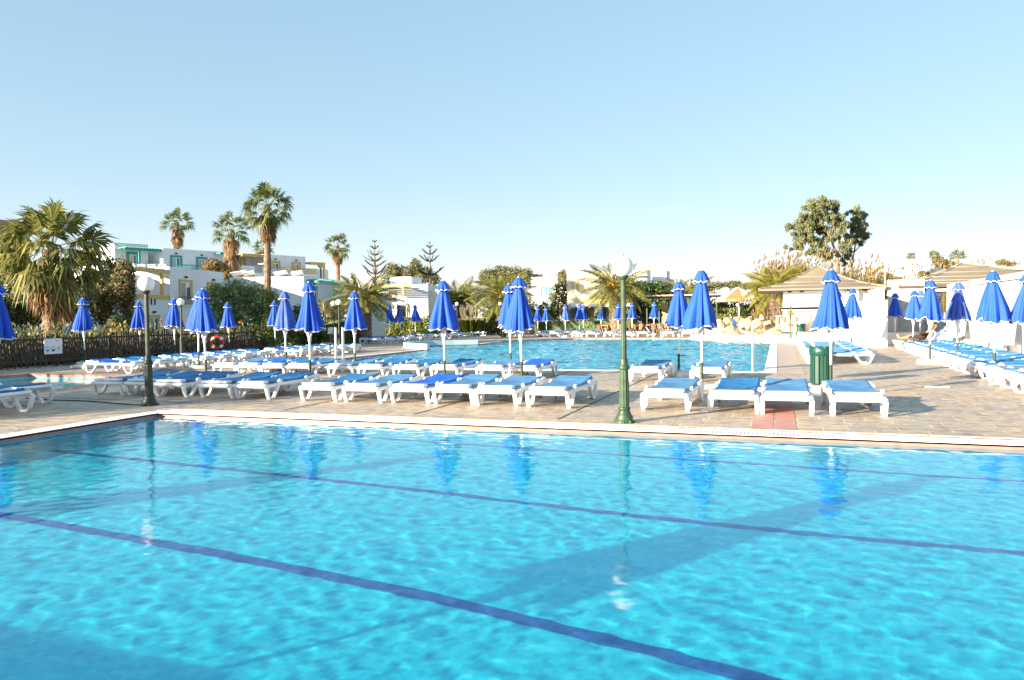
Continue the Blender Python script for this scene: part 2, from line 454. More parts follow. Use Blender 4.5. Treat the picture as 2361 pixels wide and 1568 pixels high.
def coping(name, loop, w, m, z=.006):
    mb = MB(); out = grow(loop, w); n = len(loop)
    for i in range(n):
        j = (i + 1) % n
        mb.add([(*loop[i], z), (*loop[j], z), (*out[j], z), (*out[i], z)], [(0, 1, 2, 3)])
        mb.add([(*loop[i], z), (*loop[j], z), (*loop[j], -.012), (*loop[i], -.012)], [(0, 1, 2, 3)])
        mb.add([(*out[i], z), (*out[j], z), (*out[j], -.03), (*out[i], -.03)], [(0, 1, 2, 3)])
    return struct(mb.build(name, m))


def water(name, x0, y0, x1, y1, step, z, a1, a2, inside=None):
    nx = int((x1 - x0) / step); ny = int((y1 - y0) / step); vs = []; fs = []
    for j in range(ny + 1):
        y = y0 + (y1 - y0) * j / ny
        for i in range(nx + 1):
            x = x0 + (x1 - x0) * i / nx
            h = a1 * noise.noise((x * 2.1, y * 2.1, 0)) + a2 * noise.noise((x * 4.6 + 7, y * 4.6, 3)) + (a2 * 1.3 * noise.noise((x * 9.3, y * 9.3, 9)) if step < .05 else 0)
            vs.append((x, y, z + h))
    for j in range(ny):
        for i in range(nx):
            a = j * (nx + 1) + i; fs.append((a, a + 1, a + nx + 2, a + nx + 1))
    mb = MB(); mb.add(vs, fs, sm=True)
    o = struct(mb.build(name, M['wm'])); o.cycles.is_caustics_caster = True
    return o


basin('near_pool_basin', near_loop, .55, M['pool_tile'])
basin('far_pool_basin', far_loop, .60, M['far_tile'])
basin('paddling_pool_basin', kid_loop, .40, M['kid_tile'])
water('near_pool_water', NP[0] - .02, NP[1] - .02, NP[2] + .02, NP[3] + .02, .04, -.055, .0022, .0018)
water('far_pool_water', -19.2, 21.28, -.33, 50.25, .10, -.075, .075, .04)
water('paddling_pool_water', -21.62, 7.98, -15.93, 17.02, .07, -.13, .003, .0015)
# lane lines laid on the near pool's floor
LANES = ([(-9.86, 5.2), (-6.6, 4.86), (-4.0, 4.61), (-2.08, 4.36), (-.65, 4.06), (0, 3.88), (3, 3.0)],
         [(-9.0, 7.39), (-6.1, 7.1), (-3.2, 6.8), (-1.26, 6.53), (.65, 6.36), (2, 6.27), (6.8, 6.0)],
         [(-8.6, 9.79), (-4.4, 9.36), (-1.76, 9.13), (0, 8.97), (1.3, 8.85), (6.8, 8.4)])
for L_ in LANES:
    mb = MB(); w_ = {5.2: .066, 7.39: .055, 9.79: .045}[L_[0][1]]
    for a, b in zip(L_[:-1], L_[1:]):
        mb.add([(a[0], a[1] - w_, -.546), (b[0], b[1] - w_, -.546), (b[0], b[1] + w_, -.546), (a[0], a[1] + w_, -.546)], [(0, 1, 2, 3)])
    o = struct(mb.build('lane_line', M['lane'])); o.cycles.is_caustics_receiver = True
for y in (26.5, 31.5, 36.5, 41.5, 46):
    o = struct(MB().box((-8.4, y, -.594), (15.5, .22, .004)).build('lane_line', M['lane']))
# drain panel in the paddling pool
struct(MB().poly([(-20.9, 12.2), (-18.6, 11.0), (-17.2, 13.0), (-19.2, 14.6)], -.394).build('drain_panel', mat('navy_panel', (.012, .022, .06), .5, .2)))

# overflow grating around the near pool: a dark channel below, white bars across
mb = MB(); e = grow(near_loop, G_W)
mb.poly(e, -.05, (near_loop,))
struct(mb.build('overflow_channel', mat('grey_channel', (.62, .62, .63), .8, .1)))
mb = MB()
y = NP[3] + G_W / 2
k = NP[0] - G_W
while k < NP[2]:
    mb.box((k + .02, y, -.008), (.036, G_W - .03, .026)); k += .05
for yy in (NP[3] + .012, NP[3] + G_W - .012): mb.box(((NP[0] + NP[2]) / 2 - G_W / 2, yy, -.006), (NP[2] - NP[0] + G_W, .024, .03))
k = NP[1]
while k < NP[3] - .02:
    mb.box((NP[0] - G_W / 2, k + .02, -.008), (G_W - .03, .036, .026)); k += .05
for xx in (NP[0] - .012, NP[0] - G_W + .012): mb.box((xx, (NP[1] + NP[3]) / 2, -.007), (.024, NP[3] - NP[1], .03))
struct(mb.build('overflow_grating', M['grate']))
coping('far_pool_coping', far_loop, G_W, M['kerb'])
coping('paddling_pool_coping', kid_loop, .14, M['terracotta_strip'])
struct(MB().poly(grow(kid_loop, .34), .004, (grow(kid_loop, .14),)).build('red_tile_border', M['terracotta_strip']))
# strips let into the deck
struct(MB().box((-1.5, 10.60, .004), (17.5, .035, .008)).build('pale_stone_strip', M['pale_joint']))
struct(MB().poly([(-.34, 10.66), (-.06, 10.66), (-.06, 14.2), (-.34, 14.2)], .004).poly([(-.04, 10.66), (.24, 10.66), (.24, 14.2), (-.04, 14.2)], .004).build('red_tile_path', M['terracotta_strip']))
struct(MB().poly([(.02, 20.4), (.66, 20.4), (.66, 42.8), (.02, 42.8)], .005).build('pink_tile_path', M['pink_tile']))
for a, b in (((-3.12, 10.95), (-3.02, 21)), ((-5.53, 10.95), (-5.45, 21)), ((-8.0, 10.95), (-7.9, 21)), ((-10.45, 11.5), (-25, 12.1))):
    d = (Vector(b) - Vector(a)).normalized(); q = Vector((-d.y, d.x)) * .018
    mb = MB(); mb.add([(a[0] - q.x, a[1] - q.y, .004), (b[0] - q.x, b[1] - q.y, .004), (b[0] + q.x, b[1] + q.y, .004), (a[0] + q.x, a[1] + q.y, .004)], [(0, 1, 2, 3)])
    struct(mb.build('expansion_joint', M['joint']))

# low tiled rim wall round the far pool's curved bay
mb = MB(); inn = bulge; outr = [(p[0] - .28, p[1]) if True else p for p in bulge]
outr = [(-16.3 - 2.9 * math.sin(math.pi * k / 14) - .02, 40.9 - 7.0 * k / 14) for k in range(15)]
for i in range(14):
    a, b, c, d = inn[i], inn[i + 1], outr[i + 1], outr[i]
    for z0, z1 in ((-.2, .26),):
        mb.add([(*a, z0), (*b, z0), (*c, z0), (*d, z0), (*a, z1), (*b, z1), (*c, z1), (*d, z1)], [(4, 5, 6, 7), (0, 1, 5, 4), (1, 2, 6, 5), (2, 3, 7, 6), (3, 0, 4, 7)])
tag(mb.build('rim_wall', M['pale_tile']), 'low curved wall of pale tile round the bay of the large pool', 'low wall')
# white rendered shore and bar terrace
shore = [(-5.4, 51.0), (-4.9, 50.0), (-3.4, 47.0), (-1.3, 45.1), (-.2, 42.8), (.75, 42.2), (.85, 38.6), (4.0, 38.6), (4.0, 46), (2.0, 57.5), (-5.4, 57.5)]
struct(MB().slab(shore, 0, .22).build('white_pool_shore', M['kerb']))
terr = [(1.0, 40.2), (9.5, 40.2), (9.5, 56), (1.0, 56)]
struct(MB().slab(terr, -.02, .55).build('bar_terrace', M['kerb']))
struct(MB().poly([(1.3, 40.9), (9.3, 40.9), (9.3, 55), (1.3, 55)], .556).build('terrace_paving', mat('tan_terrace_tile', (.40, .28, .16), .7, .2, 3)))
struct(MB().slab([(1.0, 39.4), (4.2, 39.4), (4.2, 40.2), (1.0, 40.2)], .2, .38).build('terrace_step', M['kerb']))

# ------------------------------------------------------------------ sun loungers
LW = .37                                     # half width


def lounger_meshes():
    fr = MB()
    for s in (-1, 1):
        fr.bar([(s * (LW - .02), y, z) for y, z in ((.02, .255), (.5, .275), (1.25, .275), (1.7, .285), (1.90, .285))], .04, .062)
    # foot end: broad rounded board with a narrower lip above it
    fr.rbox((0, .05, .262), (2 * LW + .02, .15, .076), .028)
    fr.rbox((0, .10, .335), (2 * LW - .10, .19, .048), .02)
    # head end board
    fr.rbox((0, 1.885, .345), (2 * LW - .06, .10, .06), .026)
    for s in (-1, 1): fr.bar([(s * (LW - .025), y, z) for y, z in ((1.45, .30), (1.65, .335), (1.80, .352), (1.89, .345))], .05, .06)
    for y in [.28 + .17 * k for k in range(9)]: fr.box((0, y, .283), (2 * LW - .06, .09, .018))
    out = {'frame': fr}
    legs = []
    for s in (-1, 1):
        for e in (0, 1):
            m = MB(); x = s * (LW - .015)
            q = (lambda y, z: (x, y, z)) if e == 0 else (lambda y, z: (x, 1.95 - y, z))
            if e == 0:
                p = [q(.05, .25), q(.085, .10), q(.12, .022), q(.25, .020), q(.31, .07), q(.42, .26)]
            else:
                p = [q(.02, .30), q(.045, .23), q(.10, .08), q(.16, .022), q(.30, .020), q(.36, .07), q(.50, .26)]
            hs = [.085, .07, .05, .045, .05, .07] if e == 0 else [.09, .085, .06, .05, .045, .05, .07]
            m.bar(p, .060, [q * .82 for q in hs])
            # rounded lug where the strut meets the rail
            yy = .47 if e == 0 else 1.95 - .55
            a = [(s * LW + s * .018 * t, yy + .07 * math.cos(k * math.pi / 8), .30 + .075 * math.sin(k * math.pi / 8)) for t in (-1, 1) for k in range(9)]
            a += [(s * LW + s * .018 * t, yy + d, .26) for t in (-1, 1) for d in (-.09, .09)]
            m.hull(a)
            legs.append(m)
    out['legs'] = legs
    return out


def sling_mesh(seed):
    r = random.Random(seed); m = MB(); nx, ny = 10, 26; w = LW - .062
    sag = r.uniform(.010, .030); back = r.uniform(.015, .075); ox = r.uniform(0, 50)

    def pt(i, j):
        x = -w + 2 * w * i / nx; t = j / ny; y = .17 + 1.60 * t
        z = .352 - .012 * math.sin(t * math.pi) + back * max(0, (t - .58) / .42) ** 1.2
        cx = 1 - (x / w) ** 2
        z -= sag * cx * (1 if .06 < t < .97 else .3)
        z += .016 * noise.noise((x * 3 + ox, y * 5.5, seed)) * cx + .006 * noise.noise((x * 11 + ox, y * 4, seed))
        return Vector((x, y, z))
    top = [[pt(i, j) for i in range(nx + 1)] for j in range(ny + 1)]
    vs = [p for row in top for p in row]
    fs = [(j * (nx + 1) + i, j * (nx + 1) + i + 1, (j + 1) * (nx + 1) + i + 1, (j + 1) * (nx + 1) + i) for j in range(ny) for i in range(nx)]
    m.add(vs, fs, sm=True)
    # hem hanging over both rails and the head end
    for s, i in ((-1, 0), (1, nx)):
        rows = []
        for j in range(ny + 1):
            p = top[j][i]; t = j / ny
            drop = (.028 if t < .5 else .050) + .008 * noise.noise((p.y * 9, ox, s))
            rows.append((p, p + Vector((s * .018, 0, -.010)), p + Vector((s * .020, 0, -drop))))
        vv = [q for r3 in rows for q in r3]
        ff = [(j * 3 + k, j * 3 + k + 1, (j + 1) * 3 + k + 1, (j + 1) * 3 + k) for j in range(ny) for k in range(2)]
        m.add(vv, ff, sm=True)
    vv = []
    for i in range(nx + 1):
        p = top[ny][i]; vv += [p, p + Vector((0, .018, -.012)), p + Vector((0, .018, -.045))]
    m.add(vv, [(i * 3 + k, i * 3 + k + 1, (i + 1) * 3 + k + 1, (i + 1) * 3 + k) for i in range(nx) for k in range(2)], sm=True)
    return m


_lm = lounger_meshes()
_proto = {}
LG = 'white plastic sun loungers round the pools'


def make_proto(key, matl, seed):
    t = thing('sun_lounger', (0, -400, 0), 'x', 'sun lounger', LG)
    if not _proto:
        _lm['frame'].build('frame', M['plastic'], t)
        for q in _lm['legs']: q.build('leg', M['plastic'], t)
    else:
        src = next(iter(_proto.values()))
        for ch in src.children:
            if not ch.name.startswith('sling'):
                c = ch.copy(); COL.objects.link(c); c.parent = t
    sling_mesh(seed).build('sling', matl, t)
    _proto[key] = t


for k, (mm, n) in dict(sat=('blue_sat', 1), mid=('blue_mid', 2), mid2=('blue_mid', 5), fade=('blue_fade', 3), fade2=('blue_fade', 8)).items(): make_proto(k, M[mm], n)
_used = set()


def lounger(key, x, y, rz, label, z=0.0, name=None):
    t = _proto[key] if key not in _used else copy_tree(_proto[key])
    _used.add(key)
    t.location = (x, y, z); t.rotation_euler = (0, 0, rz)
    t['label'] = label
    return t


SH = {'sat': 'bright blue', 'mid': 'mid blue', 'mid2': 'mid blue', 'fade': 'faded blue', 'fade2': 'faded blue'}
jit = lambda a: rng.uniform(-a, a)
# front row: feet to the near pool
FX = [-13.38, -12.52, -11.72, -10.55, -9.72, -8.18, -7.23, -6.29, -5.44, -4.62, -3.67]
FK = ['mid', 'mid2', 'mid', 'mid', 'mid2', 'mid2', 'fade', 'sat', 'fade2', 'fade', 'fade2']
for i, (x, k) in enumerate(zip(FX, FK)):
    lounger(k, x, 12.22 + jit(.05), jit(.03), f'lounger with {SH[k]} cover, {ORD[i]} from left in the row nearest the front pool')
for i, (x, k) in enumerate(zip([-1.72, -.66, .13, 1.14], ['fade', 'mid', 'fade2', 'fade'])):
    lab = ['directly right of the green lamp post', 'between the closed parasol and the red tile path', 'standing over the red tile path', 'at the right end by the green bin'][i]
    lounger(k, x, 12.22 + jit(.05), jit(.04), f'lounger with {SH[k]} cover, front row, {lab}')
# second row: feet towards the viewer, heads at the large pool
BX = [-14.78, -13.96, -13.15, -12.35, -11.04, -10.09, -9.05, -8.0, -6.75, -5.88]
BK = ['fade', 'sat', 'mid', 'mid2', 'fade2', 'mid', 'mid2', 'mid', 'fade', 'sat']
for i, (x, k) in enumerate(zip(BX, BK)):
    lounger(k, x, 17.5 + jit(.06), jit(.03), f'lounger with {SH[k]} cover, {ORD[i]} from left in second row by large pool')
for i, (x, k) in enumerate(zip([-2.91, -1.5], ['fade2', 'fade'])):
    lounger(k, x, 17.5, jit(.04), f'lounger with {SH[k]} cover, second row, ' + ['left of two behind the green lamp post', 'right of two near the steel shower post'][i])
# left row along the fence: heads to the fence
LU = [18.0, 19.0, 19.85, 21.0, 22.1, 23.2, 24.2, 25.15, 26.9, 27.9, 29.0, 30.1, 31.2]
for i, u in enumerate(LU):
    k = ['sat', 'mid', 'mid2', 'mid'][i % 4]
    lounger(k, -18.2 - .03 * i + jit(.05), u, R(90) + jit(.03), f'lounger with {SH[k]} cover, {ORD[i]} from front in the row along dark fence')
# two by the paddling pool at the left frame edge
lounger('mid', -14.2, 9.35, R(-90), 'sun lounger at the left edge of view, nearer of the two beside the paddling pool')
lounger('mid2', -15.05, 10.45, R(-90), 'sun lounger cut by the left edge, behind the nearer one by the paddling pool')
# far left row by the hedge
KU = [41.6, 43.3, 44.9, 46.6, 48.4, 50.2, 52.2, 54.4, 56.8, 59.2]
for i, u in enumerate(KU):
    k = ['sat', 'mid', 'sat', 'mid2'][i % 4]
    lounger(k, -22.55 - .06 * i, u, R(90) + jit(.04), f'lounger with {SH[k]} cover, {ORD[i]} from front in far row by clipped hedge')
# middle right row beside the pink path
for i in range(11):
    u = 25.1 + .93 * i; k = ['fade', 'fade2'][i % 2]
    lounger(k, .78 + jit(.05), u, R(-90) + jit(.02), f'lounger with faded blue cover, {ORD[i]} from the front in the row behind green bin')
# right row along the screen wall
RU = [16.2 + .955 * i for i in range(22)]
for i, u in enumerate([q for n_, q in enumerate(RU) if n_ not in (3, 20, 21)]):
    k = ['fade', 'mid', 'fade2', 'mid2', 'mid'][i % 5] if i > 1 else 'fade'
    lounger(k, 4.12 + .028 * (u - 16.2) + jit(.04), u, R(-90) + jit(.025), f'lounger with {SH[k]} cover, {ORD[i]} from front in right-hand row by white screen')
# far side of the large pool, two lines
FD = [1183, 1242, 1277, 1329, 1362, 1403, 1445, 1481, 1540, 1584]
for i, x in enumerate(FD):
    p = G(x, 775.5); k = ['fade', 'mid', 'fade2'][i % 3]
    p = Vector((p.x * 54.5 / p.y, 54.5, 0)) if False else onU(x, 770, 54.2)
    lounger(k, p.x, 54.2, jit(.05), f'lounger facing the water, {ORD[i]} from left in front line beyond large pool')
for i, x in enumerate([1247, 1275, 1303, 1328, 1362, 1430]):
    p = onU(x, 762, 58.0); k = ['fade', 'fade2', 'mid'][i % 3]
    lounger(k, p.x, 58.0, jit(.05), f'lounger, {ORD[i]} from left in back line beyond large pool before the hedge')

# ------------------------------------------------------------------ parasols, closed
UG = 'closed blue parasols among the loungers'


def umbrella_meshes(seed):
    r = random.Random(seed)
    N = 112; ph = r.uniform(0, 6.28); nf = 8
    fold = [r.uniform(.7, 1.35) for _ in range(nf)]; hemz = [r.uniform(-.065, .055) for _ in range(nf)]
    off = [r.uniform(-.12, .12) for _ in range(nf)]
    tilt = r.uniform(-.045, .045)
    wid = [r.uniform(.55, 1.5) for _ in range(nf)]; tot = sum(wid); edges_ = [0]
    for q in wid: edges_.append(edges_[-1] + q / tot)

    def panel(t):
        f = (t / (2 * math.pi)) % 1.0
        for i in range(nf):
            if f < edges_[i + 1] or i == nf - 1: return i, (f - edges_[i]) / (edges_[i + 1] - edges_[i])

    def sec(t, z, r0, depth):
        i, fr = panel(t)
        w0, w1 = fold[i], fold[(i + 1) % nf]; w = w0 + (w1 - w0) * fr
        lobe = abs(math.sin(math.pi * (fr + off[i] * math.sin(math.pi * fr)))) ** .8       # rounded cloth between ribs, creases at the ribs
        sub = abs(math.sin(2 * math.pi * fr + off[i] * 20))
        return r0 * (1 + depth * w * (lobe - .55) + depth * .30 * (sub - .6)) * (1 + .16 * noise.noise((math.cos(t) * 1.1 + seed, math.sin(t) * 1.1, z * 1.6 + seed)))

    def hem(t):
        i, fr = panel(t)
        return .055 * (1 - 2 * abs(fr - .5) * 2) * -.5 + (hemz[i] * (1 - fr) + hemz[(i + 1) % nf] * fr) * 1.3
    can = MB(); rows = 16; vs = []
    ztop, zbot = 2.20, 1.29
    for j in range(rows + 1):
        s = j / rows; r0 = .080 + .215 * s ** .80 - .03 * max(0, s - .82) * 2
        for k in range(N):
            t = 2 * math.pi * k / N
            z = ztop + (zbot - ztop) * s + hem(t) * s * s
            q = sec(t, z, r0, .10 + .46 * s)
            vs.append((q * math.cos(t + ph) + tilt * s, q * math.sin(t + ph), z))
    fs = [(j * N + k, j * N + (k + 1) % N, (j + 1) * N + (k + 1) % N, (j + 1) * N + k) for j in range(rows) for k in range(N)]
    can.add(vs, [f[::-1] for f in fs], sm=True)
    trim = MB(); trim2 = MB()

    def edge(ring, h, trim):
        m = len(ring); vv = []
        for p in ring:
            q = Vector(p); d = Vector((q.x, q.y, 0)).normalized()
            vv += [q + d * .008 + Vector((0, 0, h)), q + d * .010, q - d * .004 + Vector((0, 0, -.006)), q - d * .006 + Vector((0, 0, h))]
        trim.add(vv, [(k * 4 + a, k * 4 + a + 1, ((k + 1) % m) * 4 + a + 1, ((k + 1) % m) * 4 + a) for k in range(m) for a in range(3)], sm=True)
    edge(vs[-N:], .017, trim)
    cap = MB(); cv = []; rows = 7
    flare = r.uniform(.16, .19); cz = [r.uniform(-.025, .025) for _ in range(nf)]
    for j in range(rows + 1):
        s = j / rows; r0 = .050 + (flare - .050) * s ** .75
        for k in range(N):
            t = 2 * math.pi * k / N; i, fr = panel(t)
            z = 2.42 - .24 * s ** 1.05 + s * s * (cz[i] * (1 - fr) + cz[(i + 1) % nf] * fr + .03 * (abs(math.sin(math.pi * fr)) - .5))
            q = r0 * (1 + .22 * s * (abs(math.sin(math.pi * fr)) ** .8 - .55) * fold[i])
            cv.append((q * math.cos(t + ph), q * math.sin(t + ph), z))
    cap.add(cv, [(j * N + k, (j + 1) * N + k, (j + 1) * N + (k + 1) % N, j * N + (k + 1) % N) for j in range(rows) for k in range(N)], sm=True)
    cap.add(cv[:N], [tuple(range(N))])
    edge(cv[-N:], .015, trim2)
    return can, cap, trim, trim2


def base_square():
    m = MB(); m.rbox((0, 0, .06), (.56, .50, .12), .03)
    m.tube([(-.16, -.12, .11), (-.16, -.12, .17), (-.06, -.12, .17), (-.06, -.12, .11)], .008, 6, mi=1); return m


def base_round():
    m = MB(); m.lathe([(.33, 0), (.34, .02), (.34, .10), (.30, .125), (.05, .13)], 28); return m


_pole = MB().tube([(0, 0, .48), (0, 0, 2.36)], .0245, 10)
_pole.lathe([(.028, 2.405), (.034, 2.42), (.0, 2.445)], 10)
_sl = MB().tube([(0, 0, .06), (0, 0, .56)], .032, 10)
_rn = MB().lathe([(.028, .98), (.04, 1.02), (.040, 1.10), (.050, 1.14), (.052, 1.30)], 12)
for _k in range(6):
    _a = _k * math.pi / 3 + .3
    _rn.tube([(.045 * math.cos(_a), .045 * math.sin(_a), 1.12), (.10 * math.cos(_a), .10 * math.sin(_a), 1.36)], .009, 5)
_um = []


def umbrella_proto(seed, worn):
    t = thing('closed_parasol', (0, -420, 0), 'x', 'parasol', UG)
    can, cap, trim, trim2 = umbrella_meshes(seed); cm = M['canvas2'] if worn else M['canvas']
    trim.build('white_hem', M['trim'], can.build('canopy', cm, t)); trim2.build('white_hem', M['trim'], cap.build('vent_cap', cm, t))
    if not _um:
        _pole.build('pole', M['white_metal'], t); _sl.build('sleeve', M['green_tube'], t); _rn.build('runner', M['white_metal'], t)
        base_square().build('base', [M['concrete'], M['steel']], t)
    else:
        for ch in _um[0].children:
            if ch.name.split('.')[0] in ('pole', 'sleeve', 'runner', 'base'):
                c = ch.copy(); COL.objects.link(c); c.parent = t
    _um.append(t)


for s in range(10): umbrella_proto(s + 3, s in (7, 9))
_uu = set()
_rb = None


def parasol(v, x, y, label, sc=1.0, rnd=False, lean=(0, 0), z=0.0):
    global _rb
    t = _um[v] if v not in _uu else copy_tree(_um[v])
    _uu.add(v)
    t.location = (x, y, z); sc *= rng.uniform(.975, 1.03); t.rotation_euler = (rng.gauss(0, .012), rng.gauss(0, .012), rng.uniform(-3, 3)); t.scale = (sc, sc, sc)
    t['label'] = label
    if rnd:
        for ch in t.children:
            if ch.name.startswith('base'):
                if _rb is None: _rb = base_round().build('base', M['concrete']); me = _rb.data; bpy.data.objects.remove(_rb); _rb = me
                ch.data = _rb
    return t


# front line
for x, v, lab in ((-13.97, 0, 'left one of the overlapping pair behind the dark lamp post'.replace('left', 'larger')), (-10.82, 2, 'large closed blue parasol over the gap left of centre'), (-7.35, 3, 'large closed blue parasol left of the overlapping centre pair'),
                  (-5.34, 1, 'larger of the overlapping blue parasol pair in the centre'), (-1.47, 4, 'larger of the two blue parasols right of the green lamp post'), (.97, 5, 'tall blue parasol with round cap in front of the green bin')):
    if not lab[0].isalpha() or 'parasol' not in lab: lab = 'closed blue parasol, ' + lab
    parasol(v, x, 15.9 if x != -7.35 else 16.2, lab)
for x, v, lab in ((-17.6, 6, 'closed blue parasol, smaller of the overlapping pair behind the dark lamp post'), (-14.27, 7, 'purplish worn blue parasol standing left of the large centre-left one'), (-11.86, 0, 'closed blue parasol in front of the date palm trunk'),
                  (-6.94, 4, 'smaller of the overlapping blue parasol pair in the centre'), (-2.39, 8, 'smaller of the two blue parasols right of the green lamp post')):
    parasol(v, x, 19.7, lab)
parasol(2, -15.5, 11.45, 'closed blue parasol cut by the left picture edge beside the paddling pool')
# along the fence
for i, (x, d, v) in enumerate(((195, 27.6, 1), (325, 31.2, 3), (402.5, 31.4, 8), (529.5, 35, 5), (635, 37, 2))):
    p = W(x, 800, d)
    parasol(v, p.x, p.y, ['closed blue parasol nearest the white notice on the fence', 'closed blue parasol half hidden by the dark lamp post', 'closed blue parasol beside the globe lamp at the fence', 'closed blue parasol in front of the oleander, by the lifebuoy', 'closed blue parasol at the right end of the dark oleander bush'][i])
# far left line
for i, (x, d, v) in enumerate(((898.5, 50, 6), (923, 51, 7), (958, 54, 0), (1046.5, 60, 3))):
    p = W(x, 770, d)
    parasol(v, p.x, p.y, f'distant closed blue parasol by the hedge, {ORD[i]} from the left of four')
# far line beyond the large pool
for i, (x, d, v, s) in enumerate(((1240, 58, 1, .96), (1260.5, 60, 2, .94), (1304, 56, 9, 1), (1336, 57, 5, 1), (1346, 64, 6, .96), (1385.5, 64, 0, 1), (1425, 58, 4, 1), (1457.5, 58, 3, 1.02), (1507, 58, 5, 1.02))):
    p = W(x, 765, d)
    parasol(v, p.x, p.y, f'small distant parasol across the large pool, {ORD[i]} from the left', s)
# middle right
for x, d, v, lab in ((1922, 27, 1, 'closed blue parasol hidden behind the large one by the green bin'), (1935, 31.5, 2, 'closed blue parasol peeping out right of the large one by the bin'), (1963, 29.5, 3, 'closed blue parasol in front of the bar hut wall')):
    p = W(x, 790, d); parasol(v, p.x, p.y, lab)
# right line
for x, d, v, lab, rd in ((2063, 36.5, 0, 'leftmost small blue parasol in front of the grey bar entrance', 0), (2104, 30.5, 6, 'left of the two overlapping blue parasols beside the sunbather', 0), (2121, 32.5, 7, 'right of the two overlapping blue parasols beside the sunbather', 0), (2144, 22.6, 5, 'closed blue parasol standing on a round white concrete base', 1),
                       (2207, 23.6, 9, 'closed blue parasol in front of the wide frosted screen panel', 0), (2294, 17.8, 4, 'largest right-hand blue parasol with rounded cap among the loungers', 0), (2368, 17.6, 2, 'closed blue parasol cut by the right picture edge', 0)):
    p = W(x, 800, d); parasol(v, p.x, p.y, lab, rnd=bool(rd))
# three more of the same row on the viewer's own side of the pool
for i, (x, y) in enumerate(((-10.6, -.35), (-5.4, -.35))):
    parasol(i, x, y, f'closed blue parasol on the near side of the pool, {ORD[i]} from the left')

# ------------------------------------------------------------------ lamp posts
LPG = 'globe lamp posts'


def flute(t, z): return 1 + .06 * math.cos(t * 12)


def lamp_proto(pm, tall):
    t = thing('lamp_post', (0, -440, 0), 'x', 'lamp post', LPG)
    b = MB(); b.lathe([(.145, 0), (.145, .035), (.125, .05), (.128, .075), (.10, .13), (.078, .175), (.090, .195), (.090, .215), (.075, .23)], 24)
    for k in range(8):
        a = k * math.pi / 4; b.box((.128 * math.cos(a), .128 * math.sin(a), .02), (.05, .05, .04), Matrix.Identity(4))
    b.build('base', pm, t)
    MB().lathe([(.070, .225), (.070, .24), (.066, .76), (.066, .77)], 72, mod=flute).build('lower_shaft', pm, t)
    MB().lathe([(.066, .765), (.085, .78), (.086, .80), (.066, .83), (.056, .85), (.060, .90), (.048, .925)], 24).build('collar', pm, t)
    u = MB().lathe([(.040, .92), (.036, 2.06)], 60, mod=flute); u.lathe([(.036, 2.055), (.05, 2.07), (.072, 2.10), (.074, 2.12), (.04, 2.125)], 20)
    u.build('upper_shaft', pm, t)
    gl = MB(); gl.lathe([(.147 * math.sin(math.pi * k / 20), 2.250 - .147 * math.cos(math.pi * k / 20)) for k in range(21)], 32)
    gl.build('globe', M['globe'], t)
    if tall: MB().tube([(0, 0, 2.39), (.012, 0, 2.44), (.02, 0, 2.455)], .004, 5).build('spike', M['grey_bark'], t)
    return t


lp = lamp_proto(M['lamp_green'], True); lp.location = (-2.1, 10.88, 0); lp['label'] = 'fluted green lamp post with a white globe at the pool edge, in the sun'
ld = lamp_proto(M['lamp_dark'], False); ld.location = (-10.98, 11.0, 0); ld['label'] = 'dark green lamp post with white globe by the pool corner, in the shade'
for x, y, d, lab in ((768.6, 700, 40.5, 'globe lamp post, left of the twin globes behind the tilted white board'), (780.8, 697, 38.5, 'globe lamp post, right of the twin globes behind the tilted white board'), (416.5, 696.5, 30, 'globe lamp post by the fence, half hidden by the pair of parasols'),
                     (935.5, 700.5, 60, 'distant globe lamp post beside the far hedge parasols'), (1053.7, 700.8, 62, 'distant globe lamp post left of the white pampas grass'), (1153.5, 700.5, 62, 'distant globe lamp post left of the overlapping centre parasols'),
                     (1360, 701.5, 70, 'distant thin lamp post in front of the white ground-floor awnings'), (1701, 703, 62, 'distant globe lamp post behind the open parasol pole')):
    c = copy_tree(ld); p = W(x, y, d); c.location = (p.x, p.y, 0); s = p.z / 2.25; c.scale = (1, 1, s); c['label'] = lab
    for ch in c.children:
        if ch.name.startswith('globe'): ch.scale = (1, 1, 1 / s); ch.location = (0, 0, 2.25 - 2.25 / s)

# ------------------------------------------------------------------ small poolside things


def post(name, x, y, h, r, m, label, cat):
    t = thing(name, (x, y, 0), label, cat)
    MB().tube([(0, 0, 0), (0, 0, h)], r, 10).build('tube', m, t); MB().lathe([(r * 2.4, 0), (r * 2.4, .02), (r, .03)], 14).build('foot_plate', m, t)
    return t


for x, y, d, top, lab in ((774.8, 831, 0, 755, 'left steel post of the pair at the large pool\'s corner'), (791.6, 831, 0, 755, 'right steel post of the pair at the large pool\'s corner')):
    p = G(x, y); dd = (p - ORG).dot(Vector((-math.sin(YAW), math.cos(YAW), 0))); post('steel_post', p.x, p.y, W(x, top, dd).z, .05, M['steel'], lab, 'post')
p = G(1735.5, 858); sh = thing('pool_shower', (p.x, p.y, 0), 'steel shower post at the edge of the large pool', 'shower')
MB().tube([(0, 0, 0), (0, 0, 1.25)], .035, 12).build('tube', M['steel'], sh)
MB().tube([(0, 0, 1.22), (0, 0, 1.32), (.10, -.02, 1.40), (.16, -.03, 1.38)], [.03, .028, .025, .05], 10).build('shower_head', M['steel'], sh)
MB().lathe([(.10, 0), (.10, .02), (.04, .03)], 14).build('foot_plate', M['steel'], sh)

# life rings


